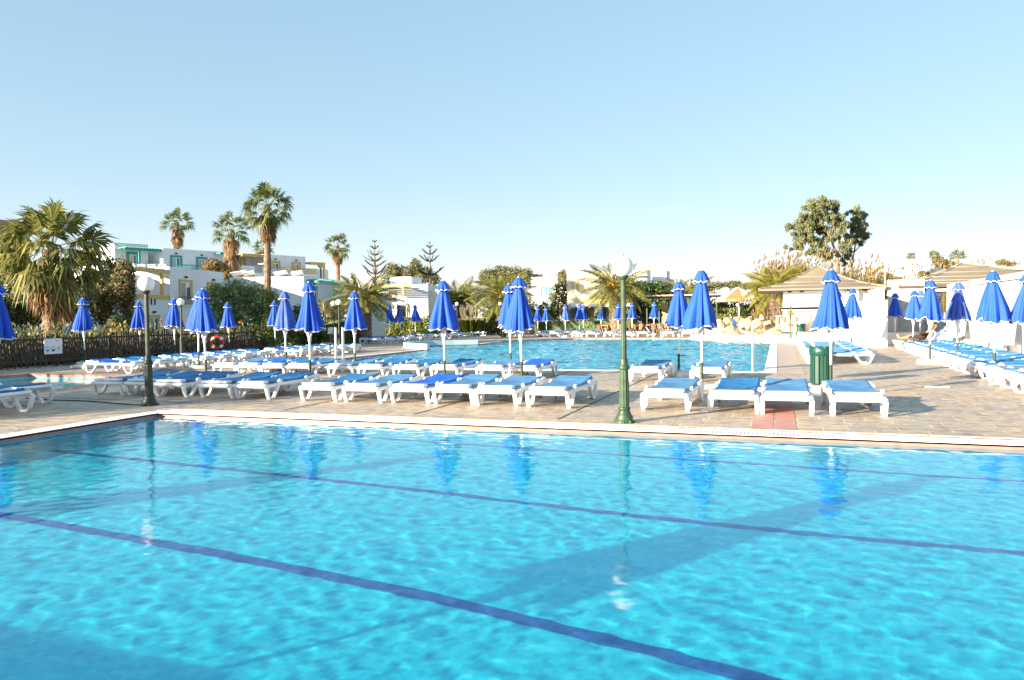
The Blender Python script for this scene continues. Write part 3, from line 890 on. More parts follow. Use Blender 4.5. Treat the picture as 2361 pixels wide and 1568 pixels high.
def ring(parent, r, tr, c, face, m):
    out = []
    for seg in range(8):
        mb = MB(); n = 6; a0 = seg * math.pi / 4 + (.0 if seg % 2 == 0 else .0); wdt = math.pi / 4
        pts = []
        lo, hi = (a0 - .26, a0 + .26) if seg % 2 else (a0 - .52, a0 + .52)
        for k in range(n + 1):
            a = lo + (hi - lo) * k / n
            pts.append(Vector(c) + face @ Vector((r * math.cos(a), 0, r * math.sin(a))))
        mb.tube(pts, tr * (1.04 if seg % 2 else 1), 10)
        out.append(mb.build('white_band' if seg % 2 else 'float_segment', M['white_metal'] if seg % 2 else m, parent))
    return out


t = thing('life_ring', (-24.2, 30.0, .55), 'red and white lifebuoy hanging on the dark fence', 'lifebuoy')
p = W(501, 789.5, 33.2); t.location = (p.x, p.y, 0)
ring(t, .235, .062, (0, 0, p.z), Matrix.Rotation(R(40), 3, 'Z'), M['red'])
p = G(1823, 790); t = thing('life_ring_post', (p.x, p.y, 0), 'green post carrying the orange lifebuoy by the bar terrace', 'post')
MB().tube([(0, 0, 0), (0, 0, 1.95)], .05, 10).build('tube', M['lamp_green'], t)
MB().box((0, -.07, 1.28), (.05, .06, .10)).build('hook', M['lamp_green'], t)
t = thing('life_ring', (p.x, p.y - .15, 0), 'orange and white lifebuoy hanging on the green post', 'lifebuoy')
ring(t, .30, .085, (0, 0, 1.22), Matrix.Rotation(R(12), 3, 'Z'), M['orange'])

# slatted bins


def bin_(x, y, label, z=0.0, s=1.0, liner=True):
    t = thing('litter_bin', (x, y, z), label, 'litter bin', 'green slatted bins'); t.scale = (s, s, s)
    mb = MB()
    for k in range(14):
        a = 2 * math.pi * k / 14
        mb.rbox((0, 0, .42), (.082, .022, .80), .006, Matrix.Rotation(a, 4, 'Z') @ Matrix.Translation((0, -.215, 0)))
    mb.build('slat_panel', M['bin_green'], t)
    mb = MB(); mb.lathe([(.20, .03), (.20, .05), (.195, .76)], 20); mb.lathe([(.2, .045), (.0, .045)], 20)
    mb.build('inner_drum', M['dark'], t)
    mb = MB(); mb.lathe([(.225, .62), (.245, .64), (.25, .76), (.235, .785)], 28, mod=lambda a, z: 1 + .04 * noise.noise((a * 4, z * 9, 1)))
    if liner:
        for sx in (-1, 1): mb.hull([(sx * .20, -.06, .78), (sx * .24, .03, .78), (sx * .15, 0, .78), (sx * .225, 0, .865)])
    mb.build('liner_rim', M['liner'], t); return t


bin_(.89, 17.72, 'large green slatted litter bin with a folded liner behind the front loungers')
p = W(1846, 762, 41.0); bin_(p.x, p.y, 'pale green slatted bin on the terrace left of the bar', p.z - .42)
p = W(1161, 757, 58); bin_(p.x, p.y, 'small green bin behind the overlapping centre parasols', 0, .9, False)

# notice on the fence, tilted board, hose, cable, ashtray disc

# ------------------------------------------------------------------ fence and notice
FV = -24.5
t = thing('picket_fence', (FV, 8, 0), 'dark stained picket fence behind the paddling pool and left loungers', 'fence')
mb = MB(); k = 0.0
while k < 24.4:
    mb.box((jit(.006), k, .56), (.022, .075, .94 + jit(.03)), Matrix.Rotation(jit(.02), 4, 'X')); k += .118
mb.build('picket_panel', M['wood_dark'], t)
for z in (.22, .97): MB().box((.035, 12.2, z), (.04, 24.6, .075)).build('rail', M['wood_dark'], t)
for k in range(11): MB().rbox((.0, .6 + 2.35 * k, .53), (.09, .09, 1.10), .01).build('post', M['wood_dark'], t)
p0 = onV(101.3, 781.4, FV + .085); p1 = onV(144, 814.8, FV + .085)
w, h = p1.y - p0.y, p0.z - p1.z
t = thing('notice_board', (FV + .075, p0.y, p1.z), 'white pool-rules notice with round pictograms fixed to the dark fence', 'notice')
MB().box((0, w / 2, h / 2), (.016, w, h)).build('panel', mat('notice_white', (.72, .74, .78), .5, .03), t)
purple, cyan, sandc, redm, greym = (mat(n, c, .6, .03) for n, c in (('purple_print', (.10, .06, .20)), ('cyan_print', (.04, .32, .55)), ('sand_print', (.50, .44, .30)), ('red_print', (.60, .20, .18)), ('grey_print', (.30, .33, .42))))


def disc(mb, y, z, r, x, half=False, n=20, mi=0):
    a = [(x, y + r * math.cos(k * math.pi / n * (1 if half else 2) + (math.pi if half else 0)), z + r * math.sin(k * math.pi / n * (1 if half else 2) + (math.pi if half else 0))) for k in range(n + 1 if half else n)]
    mb.add(a, [tuple(range(len(a)))], mi=mi)


def pring(mb, y, z, r, x, wd=.012, n=24):
    for k in range(n):
        a, b = 2 * math.pi * k / n, 2 * math.pi * (k + 1) / n
        mb.add([(x, y + q * math.cos(c), z + q * math.sin(c)) for q, c in ((r, a), (r, b), (r - wd, b), (r - wd, a))], [(0, 1, 2, 3)])


xx = .0105
for cx, half, ringm in ((.185, cyan, greym), (.49, purple, purple)):
    mb = MB(); pring(mb, w * cx, h * .33, h * .17, xx); mb.build('pictogram_ring', ringm, t)
    mb = MB(); disc(mb, w * cx, h * .30, h * .135, xx, True); mb.build('pictogram_water', half, t)
    mb = MB(); mb.add([(xx + .001, w * cx + a, h * .33 + b) for a, b in ((-.02, .07), (.012, .0), (.03, .0), (0, .075))], [(0, 1, 2, 3)]); disc(mb, w * cx - .03, h * .33 + .06, .014, xx + .001); mb.build('pictogram_swimmer', greym, t)
mb = MB(); mb.add([(xx, w * (.80 + a), h * (.26 + b)) for a, b in ((-.13, 0), (.13, 0), (.09, .10), (-.08, .10))], [(0, 1, 2, 3)]); mb.build('pictogram_beach', sandc, t)
mb = MB(); mb.add([(xx, w * (.80 + a), h * (.37 + b)) for a, b in ((-.07, 0), (.07, 0), (.01, .16))], [(0, 1, 2)]); mb.build('pictogram_sail', greym, t)
mb = MB(); disc(mb, w * .68, h * .85, .030, xx); mb.build('emblem', redm, t)
mb = MB(); mb.box((xx, w * .80, h * .845), (.002, w * .13, h * .035)); mb.build('emblem_lettering', greym, t)
mb = MB()
for a, b, c in ((.21, .735, .30), (.80, .735, .15), (.185, .105, .17), (.49, .13, .22), (.81, .14, .17)): mb.box((xx, w * a, h * b), (.002, w * c, h * .014))
mb.build('fine_print', mat('faint_print', (.48, .52, .60), .6, .03), t)

# tilted white board on a yellow stand, hose, cable, depth plate
p = W(764, 790, 42); t = thing('board_stand', (p.x, p.y, 0), 'tilted white board on a thin stand left of the twin globe lamps', 'board')
c0 = W(765, 762, 42).z
MB().box((0, 0, 0), (.40, .03, .36), Matrix.Translation((0, 0, c0)) @ Matrix.Rotation(R(-8), 4, 'Y') @ Matrix.Rotation(R(-18), 4, 'X')).build('board', M['white_metal'], t)
for s in (-.1, .1): MB().tube([(s * .5, .03, c0 - .1), (s * 1.6, .15, 0)], .012, 6).build('leg', M['hose'], t)
p = G(765, 801)
tag(MB().tube([(p.x + .55 * math.cos(a * .5) * (1 + .05 * (a % 5)), p.y + .5 * math.sin(a * .5) * (1 + .05 * (a % 5)), .03 + .004 * a) for a in range(60)], .018, 6).build('hose_coil', M['hose']), 'coiled yellow garden hose on the deck below the tilted board', 'hose')
pts = [G(60 + 30 * k, 919 + 1.65 * k * 1.05 + 1.2 * math.sin(k)) for k in range(10)]
tag(MB().tube([(q.x, q.y, .012) for q in pts], .011, 6).build('cable', M['cable']), 'thin black cable across the paving left of the dark lamp post', 'cable')
p = G(2160, 893); t = thing('drain_cover', (p.x, p.y, 0), 'small white drain cover on the sunlit paving at right', 'drain cover')
MB().rbox((0, 0, .012), (.46, .16, .024), .008).build('plate', M['concrete'], t); MB().box((0, 0, .026), (.22, .05, .006)).build('slot', M['dark'], t)
p = G(1550, 986); t = thing('depth_plate', (-1.12, 10.5, .006), 'small pale tile with the pool depth, set by the grating right of the lamp post', 'depth tile')
MB().box((0, 0, 0), (.62, .13, .006)).build('tile', M['pale_joint'], t)
cu = bpy.data.curves.new('depth_text', 'FONT'); cu.body = '1.60 M'; cu.size = .115; cu.align_x = 'CENTER'; cu.align_y = 'CENTER'; cu.extrude = .001
to = bpy.data.objects.new('depth_text', cu); COL.objects.link(to)
bpy.context.view_layer.update()
me = bpy.data.meshes.new_from_object(to.evaluated_get(bpy.context.evaluated_depsgraph_get())); bpy.data.objects.remove(to)
to = bpy.data.objects.new('lettering', me); COL.objects.link(to); me.materials.append(purple); to.parent = t; to.location = (0, 0, .0045); to.rotation_euler = (0, 0, R(180))
# loose base slabs and stray concrete blocks
for x, y, lab in ((192, 850, 'loose white concrete base under the first fence parasol'), (1590, 872, 'white concrete block between the two poolside loungers')):
    p = G(x, y); tag(MB().rbox((0, 0, .06), (.62, .48, .12), .03).build('concrete_block', M['concrete'], None, (p.x, p.y, 0)), lab, 'block')

# ------------------------------------------------------------------ houses


class House:
    def __init__(s, name, x, y, depth, head, label, cat='house', point=None):
        s.p = Vector(point) if point is not None else W(x, y, depth)
        h = R(head - 19.3)
        s.d = Vector((math.sin(h), math.cos(h), 0)); s.n = Vector((math.cos(h), -math.sin(h), 0))
        s.root = thing(name, (s.p.x, s.p.y, 0), label, cat)
        s.M = Matrix(((s.d.x, s.n.x, 0, 0), (s.d.y, s.n.y, 0, 0), (0, 0, 1, 0), (0, 0, 0, 1)))
        s.top = s.p.z

    def loc(s, x, y, t=0.0):
        r = ray(x, y); o = Vector((s.p.x, s.p.y, 0)) + s.n * t
        k = (o - ORG).dot(s.n) / r.dot(s.n); q = ORG + r * k - o
        return q.dot(s.d), (ORG + r * k).z

    def bx(s, mb, s0, s1, t0, t1, z0, z1, mi=0):
        return mb.box(((s0 + s1) / 2, (t0 + t1) / 2, (z0 + z1) / 2), (abs(s1 - s0), abs(t1 - t0), abs(z1 - z0)), s.M, mi)

    def part(s, name, m, *bs, parent=None):
        mb = MB()
        for b in bs: s.bx(mb, *b)
        return mb.build(name, m, parent or s.root)

    def window(s, x0, y0, x1, y1, trim, t=0.0, wd=.17, lamp=True, door=False):
        (a, za), (b, zb) = s.loc(x0, y0, t), s.loc(x1, y1, t)
        if a > b: a, b = b, a
        z0, z1 = min(za, zb), max(za, zb)
        f = s.part('window' if not door else 'door', trim, (a, b, t, t + .09, z1 - wd, z1), (a, a + wd, t, t + .085, z0, z1 - wd), (b - wd, b, t, t + .085, z0, z1 - wd))
        i0, i1, j1 = a + wd, b - wd, z1 - wd
        s.part('pane', M['glass'], (i0, i1, t, t + .012, z0, j1), parent=f)
        c = (i0 + i1) / 2
        s.part('curtain', M['curtain'], (i0, i0 + (i1 - i0) * .45, t + .013, t + .016, z0, j1), parent=f)
        s.part('sash', M['white_metal'], (i0, i0 + .07, t + .018, t + .05, z0, j1), (i1 - .07, i1, t + .018, t + .05, z0, j1), (c - .05, c + .05, t + .018, t + .05, z0, j1), (i0 + .07, i1 - .07, t + .018, t + .048, j1 - .08, j1), parent=f)
        if lamp: s.part('wall_lamp', M['dark'], (c - .10, c + .10, t, t + .16, z1 + .13, z1 + .27))
        return f


def slats(h, mb, s0, s1, t0, t1, z, n, w=.07, hh=.10):
    for k in range(n):
        q = s0 + (s1 - s0) * (k + .5) / n
        h.bx(mb, q - w / 2, q + w / 2, t0, t1, z, z + hh)


def railing(h, name, m, s0, s1, t, z0, z1, n):
    mb = MB(); h.bx(mb, s0, s1, t - .03, t + .03, z1 - .07, z1); h.bx(mb, s0, s1, t - .02, t + .02, z0, z0 + .06)
    for k in range(n): q = s0 + (s1 - s0) * (k + .5) / n; h.bx(mb, q - .022, q + .022, t - .018, t + .018, z0 + .06, z1 - .07)
    return mb.build(name, m, h.root)


Y, T, WW = M['yellow'], M['teal'], M['white_wall']
# front left house
h = House('holiday_house', 390, 615, 55, 9, 'white two-storey house with ochre window frames behind the dark lamp post')
sL, _ = h.loc(516, 630); s0, _ = h.loc(305, 625); H1 = h.top
h.part('wall', WW, (0, sL, -8, 0, 0, H1))
sb, zb = h.loc(376, 623); _, zs = h.loc(345, 679); sa, zt = h.loc(312, 621)
h.part('balcony_wall', WW, (s0 - 2, -.02, -8, -2.2, 0, zt - .15), (s0 - 2, -.02, -2.2, -.02, 0, zs - .28), (s0 + .3, -.02, -2.2, .0, zt + .22, H1 - .25))
h.part('balcony_frame', Y, (s0 - 2, -.02, -.14, .05, zt - .12, zt + .12), (sb - .22, sb, -.14, .04, zs, zt - .12), (s0 - 2, -.03, -.3, .05, zs - .28, zs))
_, za = h.loc(349, 684); _, zc = h.loc(349, 703)
for x in (341, 349, 357): q, _ = h.loc(x, 690); h.part('wall_slit', M['dark'], (q - .07, q + .07, 0, .012, zc, za))
h.window(412, 644, 443, 690, Y); h.window(477, 650, 505, 690, Y); h.window(341, 726, 368, 765, Y, door=True)
railing(h, 'balcony_railing', M['ac_grille'], *[h.loc(x, 690)[0] for x in (404, 446)], .5, h.loc(420, 702)[1], h.loc(420, 684)[1], 12)
AC = 'beige air-conditioning boxes on the flat roofs'


def ac_box(x, y, depth, wpx, hpx, label, rz=0):
    w, hh = wpx * px(depth), hpx * px(depth); p = W(x, y, depth)
    t = thing('air_conditioner', (p.x, p.y, p.z - hh / 2), label, 'air conditioner', AC, R(rz))
    MB().rbox((0, 0, hh / 2), (w, .35, hh), .02).build('casing', M['ac_metal'], t)
    MB().box((0, -.18, hh / 2), (w * .72, .012, hh * .72)).build('grille', M['ac_grille'], t)
    return t


for x, lab in ((329, 'left rooftop air conditioner above the ochre balcony'), (352, 'middle rooftop air conditioner above the ochre balcony'), (377, 'right rooftop air conditioner above the ochre balcony')):
    ac_box(x, 613.5, 55.6, 20, 8, lab, 10)
# long upper house with teal then ochre frames
h = House('holiday_house', 375, 572, 80, 39, 'long white upper house with teal and ochre balcony doors under the fan palms')
sE, _ = h.loc(704, 592); s1, _ = h.loc(545, 580)
h.part('wall', WW, (0, s1 - 1.2, -9, 0, 0, h.top), (s1 - 1.2, h.loc(607, 586)[0], -9, -2.4, 0, h.top - .1), (h.loc(607, 586)[0], sE, -9, 0, 0, h.loc(704, 592)[1]))
h.part('end_wing', WW, (sE, sE + 4.5, -9, -1.4, 0, h.top - 1.3))
for a in ((392, 588, 420, 616), (452, 592, 478, 620)): h.window(*a, T, wd=.24)
for a in ((624, 601, 646, 620), (672, 603.5, 693, 624)): h.window(*a, Y, wd=.26)
h.window(552, 594, 566, 614, Y, t=-2.4, wd=.3, lamp=False)
_, z0 = h.loc(400, 621); _, z1 = h.loc(400, 611)
h.part('balcony_slab', WW, (h.loc(392, 620)[0], h.loc(500, 620)[0], 0, 1.3, z0 - .2, z0)); railing(h, 'balcony_railing', T, h.loc(392, 620)[0], h.loc(500, 620)[0], 1.3, z0, z1, 40)
q0, q1 = h.loc(622, 620)[0], h.loc(714, 620)[0]; _, z0 = h.loc(650, 632); _, z1 = h.loc(650, 618)
h.part('balcony_slab', WW, (q0, q1, 0, 1.4, z0 - .2, z0)); railing(h, 'balcony_railing', Y, q0, q1, 1.4, z0, z1, 44)
q0, q1 = h.loc(545, 620)[0], h.loc(607, 625)[0]; _, z0 = h.loc(560, 640); _, z1 = h.loc(560, 614)
h.part('balcony_front', WW, (q0, q1, .9, 1.2, z0 - 2, z1))
mb = MB(); slats(h, mb, h.loc(574, 620)[0], h.loc(592, 620)[0], 1.2, 1.22, h.loc(580, 630)[1], 6, .12, 1.0); mb.build('baluster_row', M['curtain'], h.root)
_, zp = h.loc(570, 589)
mb = MB(); slats(h, mb, h.loc(548, 589)[0], h.loc(607, 589)[0], -2.4, .9, zp, 16, .12, .14); h.bx(mb, h.loc(548, 589)[0], h.loc(607, 589)[0], .7, .9, zp - .2, zp); mb.build('pergola', Y, h.root)
_, zp = h.loc(500, 586); mb = MB(); slats(h, mb, h.loc(494, 586)[0], h.loc(516, 587)[0], 0, 1.2, zp, 8, .1, .12); h.bx(mb, h.loc(494, 586)[0], h.loc(516, 587)[0], 1.1, 1.25, zp - .15, zp); mb.build('pergola', T, h.root)
_, zp = h.loc(720, 608); a, b = h.loc(706, 607)[0], h.loc(741, 608)[0]
mb = MB(); slats(h, mb, a, b, -1.4, .8, zp, 14, .12, .14); h.bx(mb, a, b, .6, .8, zp - .2, zp); h.bx(mb, b - .2, b, .6, .75, 0, zp - .2); mb.build('pergola', Y, h.root)
# left end of the upper row with the pale teal awning
h = House('holiday_house', 264, 561, 78, 39, 'white upper house with a pale teal corrugated awning beside the vine')
e, _ = h.loc(341, 570); e2, _ = h.loc(378, 575)
h.part('wall', WW, (0, e, -8, 0, 0, h.top), (e, e2 + 2, -8, -3, 0, h.top - .35))
h.part('parapet_cap', M['curtain'], (0, e, -.25, .02, h.top, h.top + .06))
_, z1 = h.loc(290, 571); a, b = h.loc(270, 571)[0], h.loc(367, 578)[0]
mb = MB()
for k in range(30): q = a + (b - a) * k / 30; mb.box((q + .1, .7, z1 - .12 + .05 * (k % 2)), (b / 34, 2.0, .07), h.M)
mb.build('awning', M['awning_teal'], h.root)
h.part('awning_beam', T, (a, b, 1.5, 1.65, z1 - .36, z1 - .18), (b - .2, b, 1.5, 1.65, h.loc(366, 607)[1], z1 - .36), (h.loc(303, 590)[0], h.loc(303, 590)[0] + .2, 1.5, 1.65, h.loc(303, 607)[1], z1 - .36))
h.window(291, 580, 321, 608, T, wd=.28, lamp=False)
railing(h, 'balcony_railing', T, h.loc(321, 607)[0], b, 1.6, h.loc(345, 612)[1], h.loc(345, 605)[1], 6)
h.part('balcony_slab', WW, (h.loc(291, 607)[0], b, 0, 1.7, h.loc(345, 616)[1], h.loc(345, 612)[1]))
# lit gable house behind the oleander
h = House('holiday_house', 700, 636.5, 62, 8, 'bright white house with a teal pergola behind the tall fan palm trunk')
e = 9.0
gw = 183 * px(62)
h.part('wall', WW, (0, e, -gw, 0, 0, h.top))
h.part('low_wall', WW, (-.3, 0, -gw - 4, -gw + 1, 0, h.top - .3))
_, zp = h.loc(735, 652); a, b = h.loc(707, 650)[0], h.loc(770, 655)[0]
h.part('pergola', T, (a, b, .9, 1.1, zp - .12, zp + .1), (a, a + .2, 0, 1.1, zp - .12, zp + .08), (b - .2, b, 0, 1.1, zp - .12, zp + .08))
mb = MB(); slats(h, mb, a, b, 0, 1.3, zp + .1, 12, .08, .08); mb.build('pergola_slats', T, h.root)
q, _ = h.loc(745, 660); h.part('pergola_post', M['awning_teal'], (q, q + .16, .9, 1.06, 0, zp - .12))
h.window(716, 659, 731, 690, T, wd=.2, lamp=True)
SP = 'tilted solar panels on the flat roofs'
for x, y, d, wpx, lab in ((553, 634, 66, 36, 'left tilted solar panel on the flat roof'), (575, 634.5, 66, 26, 'second tilted solar panel on the flat roof'), (648, 634, 63.5, 30, 'solar panel right of the tall fan palm trunk'), (686, 634, 63.5, 26, 'rightmost tilted solar panel beside the teal pergola house')):
    p = W(x, y, d); w = wpx * px(d)
    t = thing('solar_panel', p, lab, 'solar panel', SP, R(20))
    MB().box((0, 0, .12), (w, .9, .05), Matrix.Rotation(R(-22), 4, 'X') @ Matrix.Rotation(R(-10), 4, 'Y')).build('panel', M['white_metal'], t)
    MB().box((0, .3, -.12), (w * .8, .06, .5)).build('bracket', M['ac_grille'], t)
# low lit house right of the date palm
h = House('holiday_house', 986, 655.5, 66, 97, 'low white house striped by pergola shadows, beside the left date palm')
a, _ = h.loc(853, 658)
h.part('wall', WW, (a - 2, 0, -9, 0, 0, h.top))
h.part('side_bay', M['cream_wall'], (0, .9, -6, -.6, 0, h.top - .5))
h.part('roof_step', WW, (a + 1.2, a + 3.2, -6, -2, h.top, h.top + .8))
h.window(897, 671, 913, 685, Y, wd=.2, lamp=False); h.window(870, 722, 884, 740, M['awning_teal'], wd=.2, door=True)
_, zp = h.loc(900, 664); b, _ = h.loc(925, 664)
mb = MB()
for k in range(6): h.bx(mb, a + .3, b + 1.2, .3 + .45 * k, .42 + .45 * k, zp, zp + .1)
h.bx(mb, b + .8, b + .95, .2, 2.7, zp - .14, zp); h.bx(mb, b + .8, b + .95, 2.55, 2.7, 0, zp - .14); mb.build('pergola', Y, h.root)
ac_box(887, 650, 68, 14, 13, 'rooftop air conditioner left on the low house by the date palm'); ac_box(926, 653.5, 68, 14, 6, 'rooftop air conditioner right on the low house by the date palm')
h = House('holiday_house', 878, 634, 88, 97, 'small white block with flat roof half behind the left date palm')
h.part('wall', WW, (h.loc(806, 634)[0], 0, -8, 0, 0, h.top)); h.part('parapet_cap', M['curtain'], (h.loc(806, 634)[0], 0, -.2, .03, h.top, h.top + .08))
# centre houses
h = House('holiday_house', 1300, 638, 78, 96, 'small white house with teal shutters right of the centre parasols')
a, _ = h.loc(1225, 639)
h.part('wall', WW, (a, 0, -9, 0, 0, h.top))
h.window(1246, 662, 1261, 682, T, wd=.16, lamp=False); h.window(1264, 662, 1273, 682, T, wd=.16, lamp=False)
_, z = h.loc(1260, 694); h.part('lower_roof', WW, (a - 2, 1.5, 0, 3.5, 0, z))
h.part('balcony_box', WW, (h.loc(1279, 680)[0], .5, 0, 2.2, h.loc(1285, 692)[1], h.loc(1285, 674)[1]))
h = House('holiday_house', 1393, 626, 72, 96, 'cream two-storey house with ochre window behind the middle date palm')
a, _ = h.loc(1307, 627); zl = h.loc(1350, 698)[1]
h.part('wall', M['cream_wall'], (a, 2.0, -9, 0, 0, h.top))
h.window(1318, 647, 1334, 673, Y, wd=.22, lamp=False)
mb = MB(); slats(h, mb, h.loc(1348, 670)[0], h.loc(1392, 670)[0], .9, .96, h.loc(1360, 683)[1], 14, .06, 1.0); h.bx(mb, h.loc(1348, 670)[0], h.loc(1392, 670)[0], .86, .98, h.loc(1360, 683)[1] + 1.0, h.loc(1360, 683)[1] + 1.1); mb.build('balcony_railing', M['cream_wall'], h.root)
h.part('balcony_slab', Y, (h.loc(1336, 690)[0], 2.0, 0, 1.8, zl - .25, zl + .25))
h.part('ground_floor_canopy', WW, (h.loc(1318, 706)[0], 2.2, .1, 3.4, h.loc(1340, 709)[1], h.loc(1340, 702)[1]))
mb = MB(); slats(h, mb, h.loc(1316, 720)[0], h.loc(1350, 720)[0], 0, .06, 0, 5, .9, h.loc(1330, 712)[1]); mb.build('shutter_door', M['curtain'], h.root)
q, _ = h.loc(1385, 720); h.part('door', M['teal'], (q - .5, q + .5, 0, .07, 0, 2.2))
ac_box(1341, 623.5, 75, 11, 6, 'small air conditioner on the cream house roof')
h = House('domed_house', 1536, 620, 110, 96, 'white far house with a round cylinder bay behind the middle date palm')
h.part('wall', WW, (h.loc(1478, 622)[0], 0, -8, 0, 0, h.top)); h.part('end_wall', WW, (0, 1.2, -8, -.5, 0, h.top - .3))
p = W(1476, 632, 107); q = p - Vector((h.p.x, h.p.y, 0))
MB().lathe([(1.5, 0), (1.5, W(1476, 626, 107).z), (1.42, W(1476, 623, 107).z), (.6, W(1476, 620, 107).z), (0, W(1476, 619.5, 107).z)], 28, (q.x, q.y, 0)).build('cylinder_bay', WW, h.root)
# far right house behind the canes
h = House('holiday_house', 2190, 596, 78, 100, 'white house behind the canes on the right, above the hut roofs')
a, _ = h.loc(2036, 601); h.part('wall', WW, (a, 0, -8, 0, 0, h.top))
h.part('roof_terrace_wall', WW, (0, 12, -9, -.8, 0, h.top - .6)); h.part('parapet_cap', M['curtain'], (0.01, 12, -.9, -.75, h.top - .6, h.top - .5))
for x0, y0, x1, y1 in ((2078, 623, 2090, 640), (2135, 615, 2155, 634)): h.window(x0, y0, x1, y1, M['cream_wall'], wd=.16, lamp=False)
p = W(2127, 588, 80); t = thing('water_tank', (p.x, p.y, p.z - .5), 'white round water tank on the right-hand house roof', 'water tank')
tk = MB(); tk.tube([(-.6, 0, .55), (-.52, 0, .55), (.52, 0, .55), (.6, 0, .55)], [.3, .55, .55, .3], 18); tk.build('drum', WW, t)
MB().box((0, 0, 0), (1.0, .6, .12)).box((-.4, 0, -.3), (.06, .06, .55)).box((.4, 0, -.3), (.06, .06, .55)).build('stand', M['ac_grille'], t)
# brown-roofed house far left
h = House('holiday_house', 68, 523, 62, 40, 'brown-edged roof of a house rising behind the big left palm')
a, _ = h.loc(-60, 508); h.part('wall', mat('brown_wall', (.16, .12, .09), .9, .2), (a, 0, -8, 0, 0, h.top)); h.part('roof_edge', M['ac_grille'], (a, .1, -8, .25, h.top, h.top + .35))
h = House('holiday_house', 300, 700, 52, 9, 'lit yellow-trimmed white house glimpsed through the vine behind the fence')
a, _ = h.loc(225, 700); h.part('wall', WW, (a - 14, -3, -7, 0, 0, h.top + .6)); h.window(90, 735, 125, 770, M['cream_wall'], wd=.2, lamp=False)

# ------------------------------------------------------------------ bar hut, tent roof, screen wall
U0 = 44.0
x0 = onU(1806, 700, U0).x; x1 = onU(2012, 700, U0).x
ez = onU(1900, 664, U0 - .8).z; apex = W(1900, 611, 44.5)
t = thing('bar_hut', (0, 0, 0), 'open bar hut with a tan hipped roof on the white terrace', 'bar hut')
ex0 = onU(1749, 667, U0 - .8).x; ex1 = onU(2044, 660, U0 - .8).x; D = ex1 - ex0
ez = onU(1749, 667, U0 - .8).z
mb = MB(); E = [(ex0, U0 - .8, ez), (ex1, U0 - .8, ez), (ex1, U0 - .8 + D, ez), (ex0, U0 - .8 + D, ez)]; cx, cy = (ex0 + ex1) / 2 + .0, U0 - .8 + D / 2
az = ez + (onU(1900, 612, cy).z - ez)
def sagp(a, f, sg=.22):   # the sheet bellies slightly between eave and ridge
    ax = Vector((cx, cy, az)); q = Vector(a).lerp(ax, f); q.z -= sg * math.sin(math.pi * f); return q
rows = [[sagp(e, f / 8) for e in E] for f in range(9)]
for f in range(8):
    for k in range(4):
        j = (k + 1) % 4; nseg = 8
        for g in range(nseg):
            a, b = rows[f][k].lerp(rows[f][j], g / nseg), rows[f][k].lerp(rows[f][j], (g + 1) / nseg)
            c, d = rows[f + 1][k].lerp(rows[f + 1][j], (g + 1) / nseg), rows[f + 1][k].lerp(rows[f + 1][j], g / nseg)
            mb.add([a, b, c, d], [(0, 1, 2, 3)])
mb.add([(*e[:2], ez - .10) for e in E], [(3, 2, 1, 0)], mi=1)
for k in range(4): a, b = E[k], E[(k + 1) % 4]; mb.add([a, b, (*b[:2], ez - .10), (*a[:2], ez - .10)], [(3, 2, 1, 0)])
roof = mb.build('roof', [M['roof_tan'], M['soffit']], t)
for f in (.2, .42, .64):
    ps = [sagp(e, f) + Vector((0, 0, .025)) for e in E]
    MB().tube(ps + [ps[0]], .035, 5).build('batten', M['batten'], roof)
for k in range(4): MB().tube([sagp(E[k], g / 8) + Vector((0, 0, .02)) for g in range(9)], .04, 5).build('hip_strip', M['batten'], roof)
zc = onU(1850, 734, U0).z; zt = onU(1850, 708, U0).z
MB().box(((x0 + x1) / 2, U0 + 2, (zt + ez - .1) / 2 - .01), (x1 - x0, 4, ez - .12 - zt)).build('upper_wall', M['white_wall'], t)
MB().box(((x0 + x1) / 2, U0 + 2.1, zt - .09), (x1 - x0 - .3, 3.6, .18)).build('serving_gap', M['dark'], t)
MB().box(((x0 + x1) / 2, U0 + 2.0, (zt - .18 + .55) / 2), (x1 - x0, 4.1, zt - .18 - .55)).build('counter', M['cream_wall'], t)
MB().box(((x0 + x1) / 2, U0 - .12, zt - .16), (x1 - x0 + .2, .5, .05)).build('counter_top', M['cream_wall'], t)
MB().box((x1 - 1.0, U0 - .25, (ez + .3) / 2), (.55, .3, ez - .35)).build('pillar', M['cream_wall'], t)
for x in (1821, 1849, 1957, 1994): p = onU(x, 671, U0 - .35); MB().lathe([(.11, -.09), (.11, -.02), (.05, 0)], 12, (p.x, p.y, ez - .11)).build('ceiling_lamp', M['soffit'], t)
# white buttress wall right of the bar
p = onU(2030, 740, 37.3); a, b = onU(2010, 740, 37.3).x, onU(2047, 740, 37.3).x
t = thing('buttress_wall', (0, 0, 0), 'tall white rendered wall between the bar hut and the screens', 'wall')
MB().slab([(a - .1, 37.35), (b, 37.35), (b, 43.4), (a - .1, 43.4)], 0, onU(2030, 692, 37.3).z).build('lower_wall', M['white_wall'], t)
MB().slab([(a + .5, 38.6), (b + .02, 38.6), (b + .02, 43.4), (a + .5, 43.4)], onU(2030, 692, 37.3).z, onU(2030, 663, 38.6).z).build('upper_wall', M['white_wall'], t)
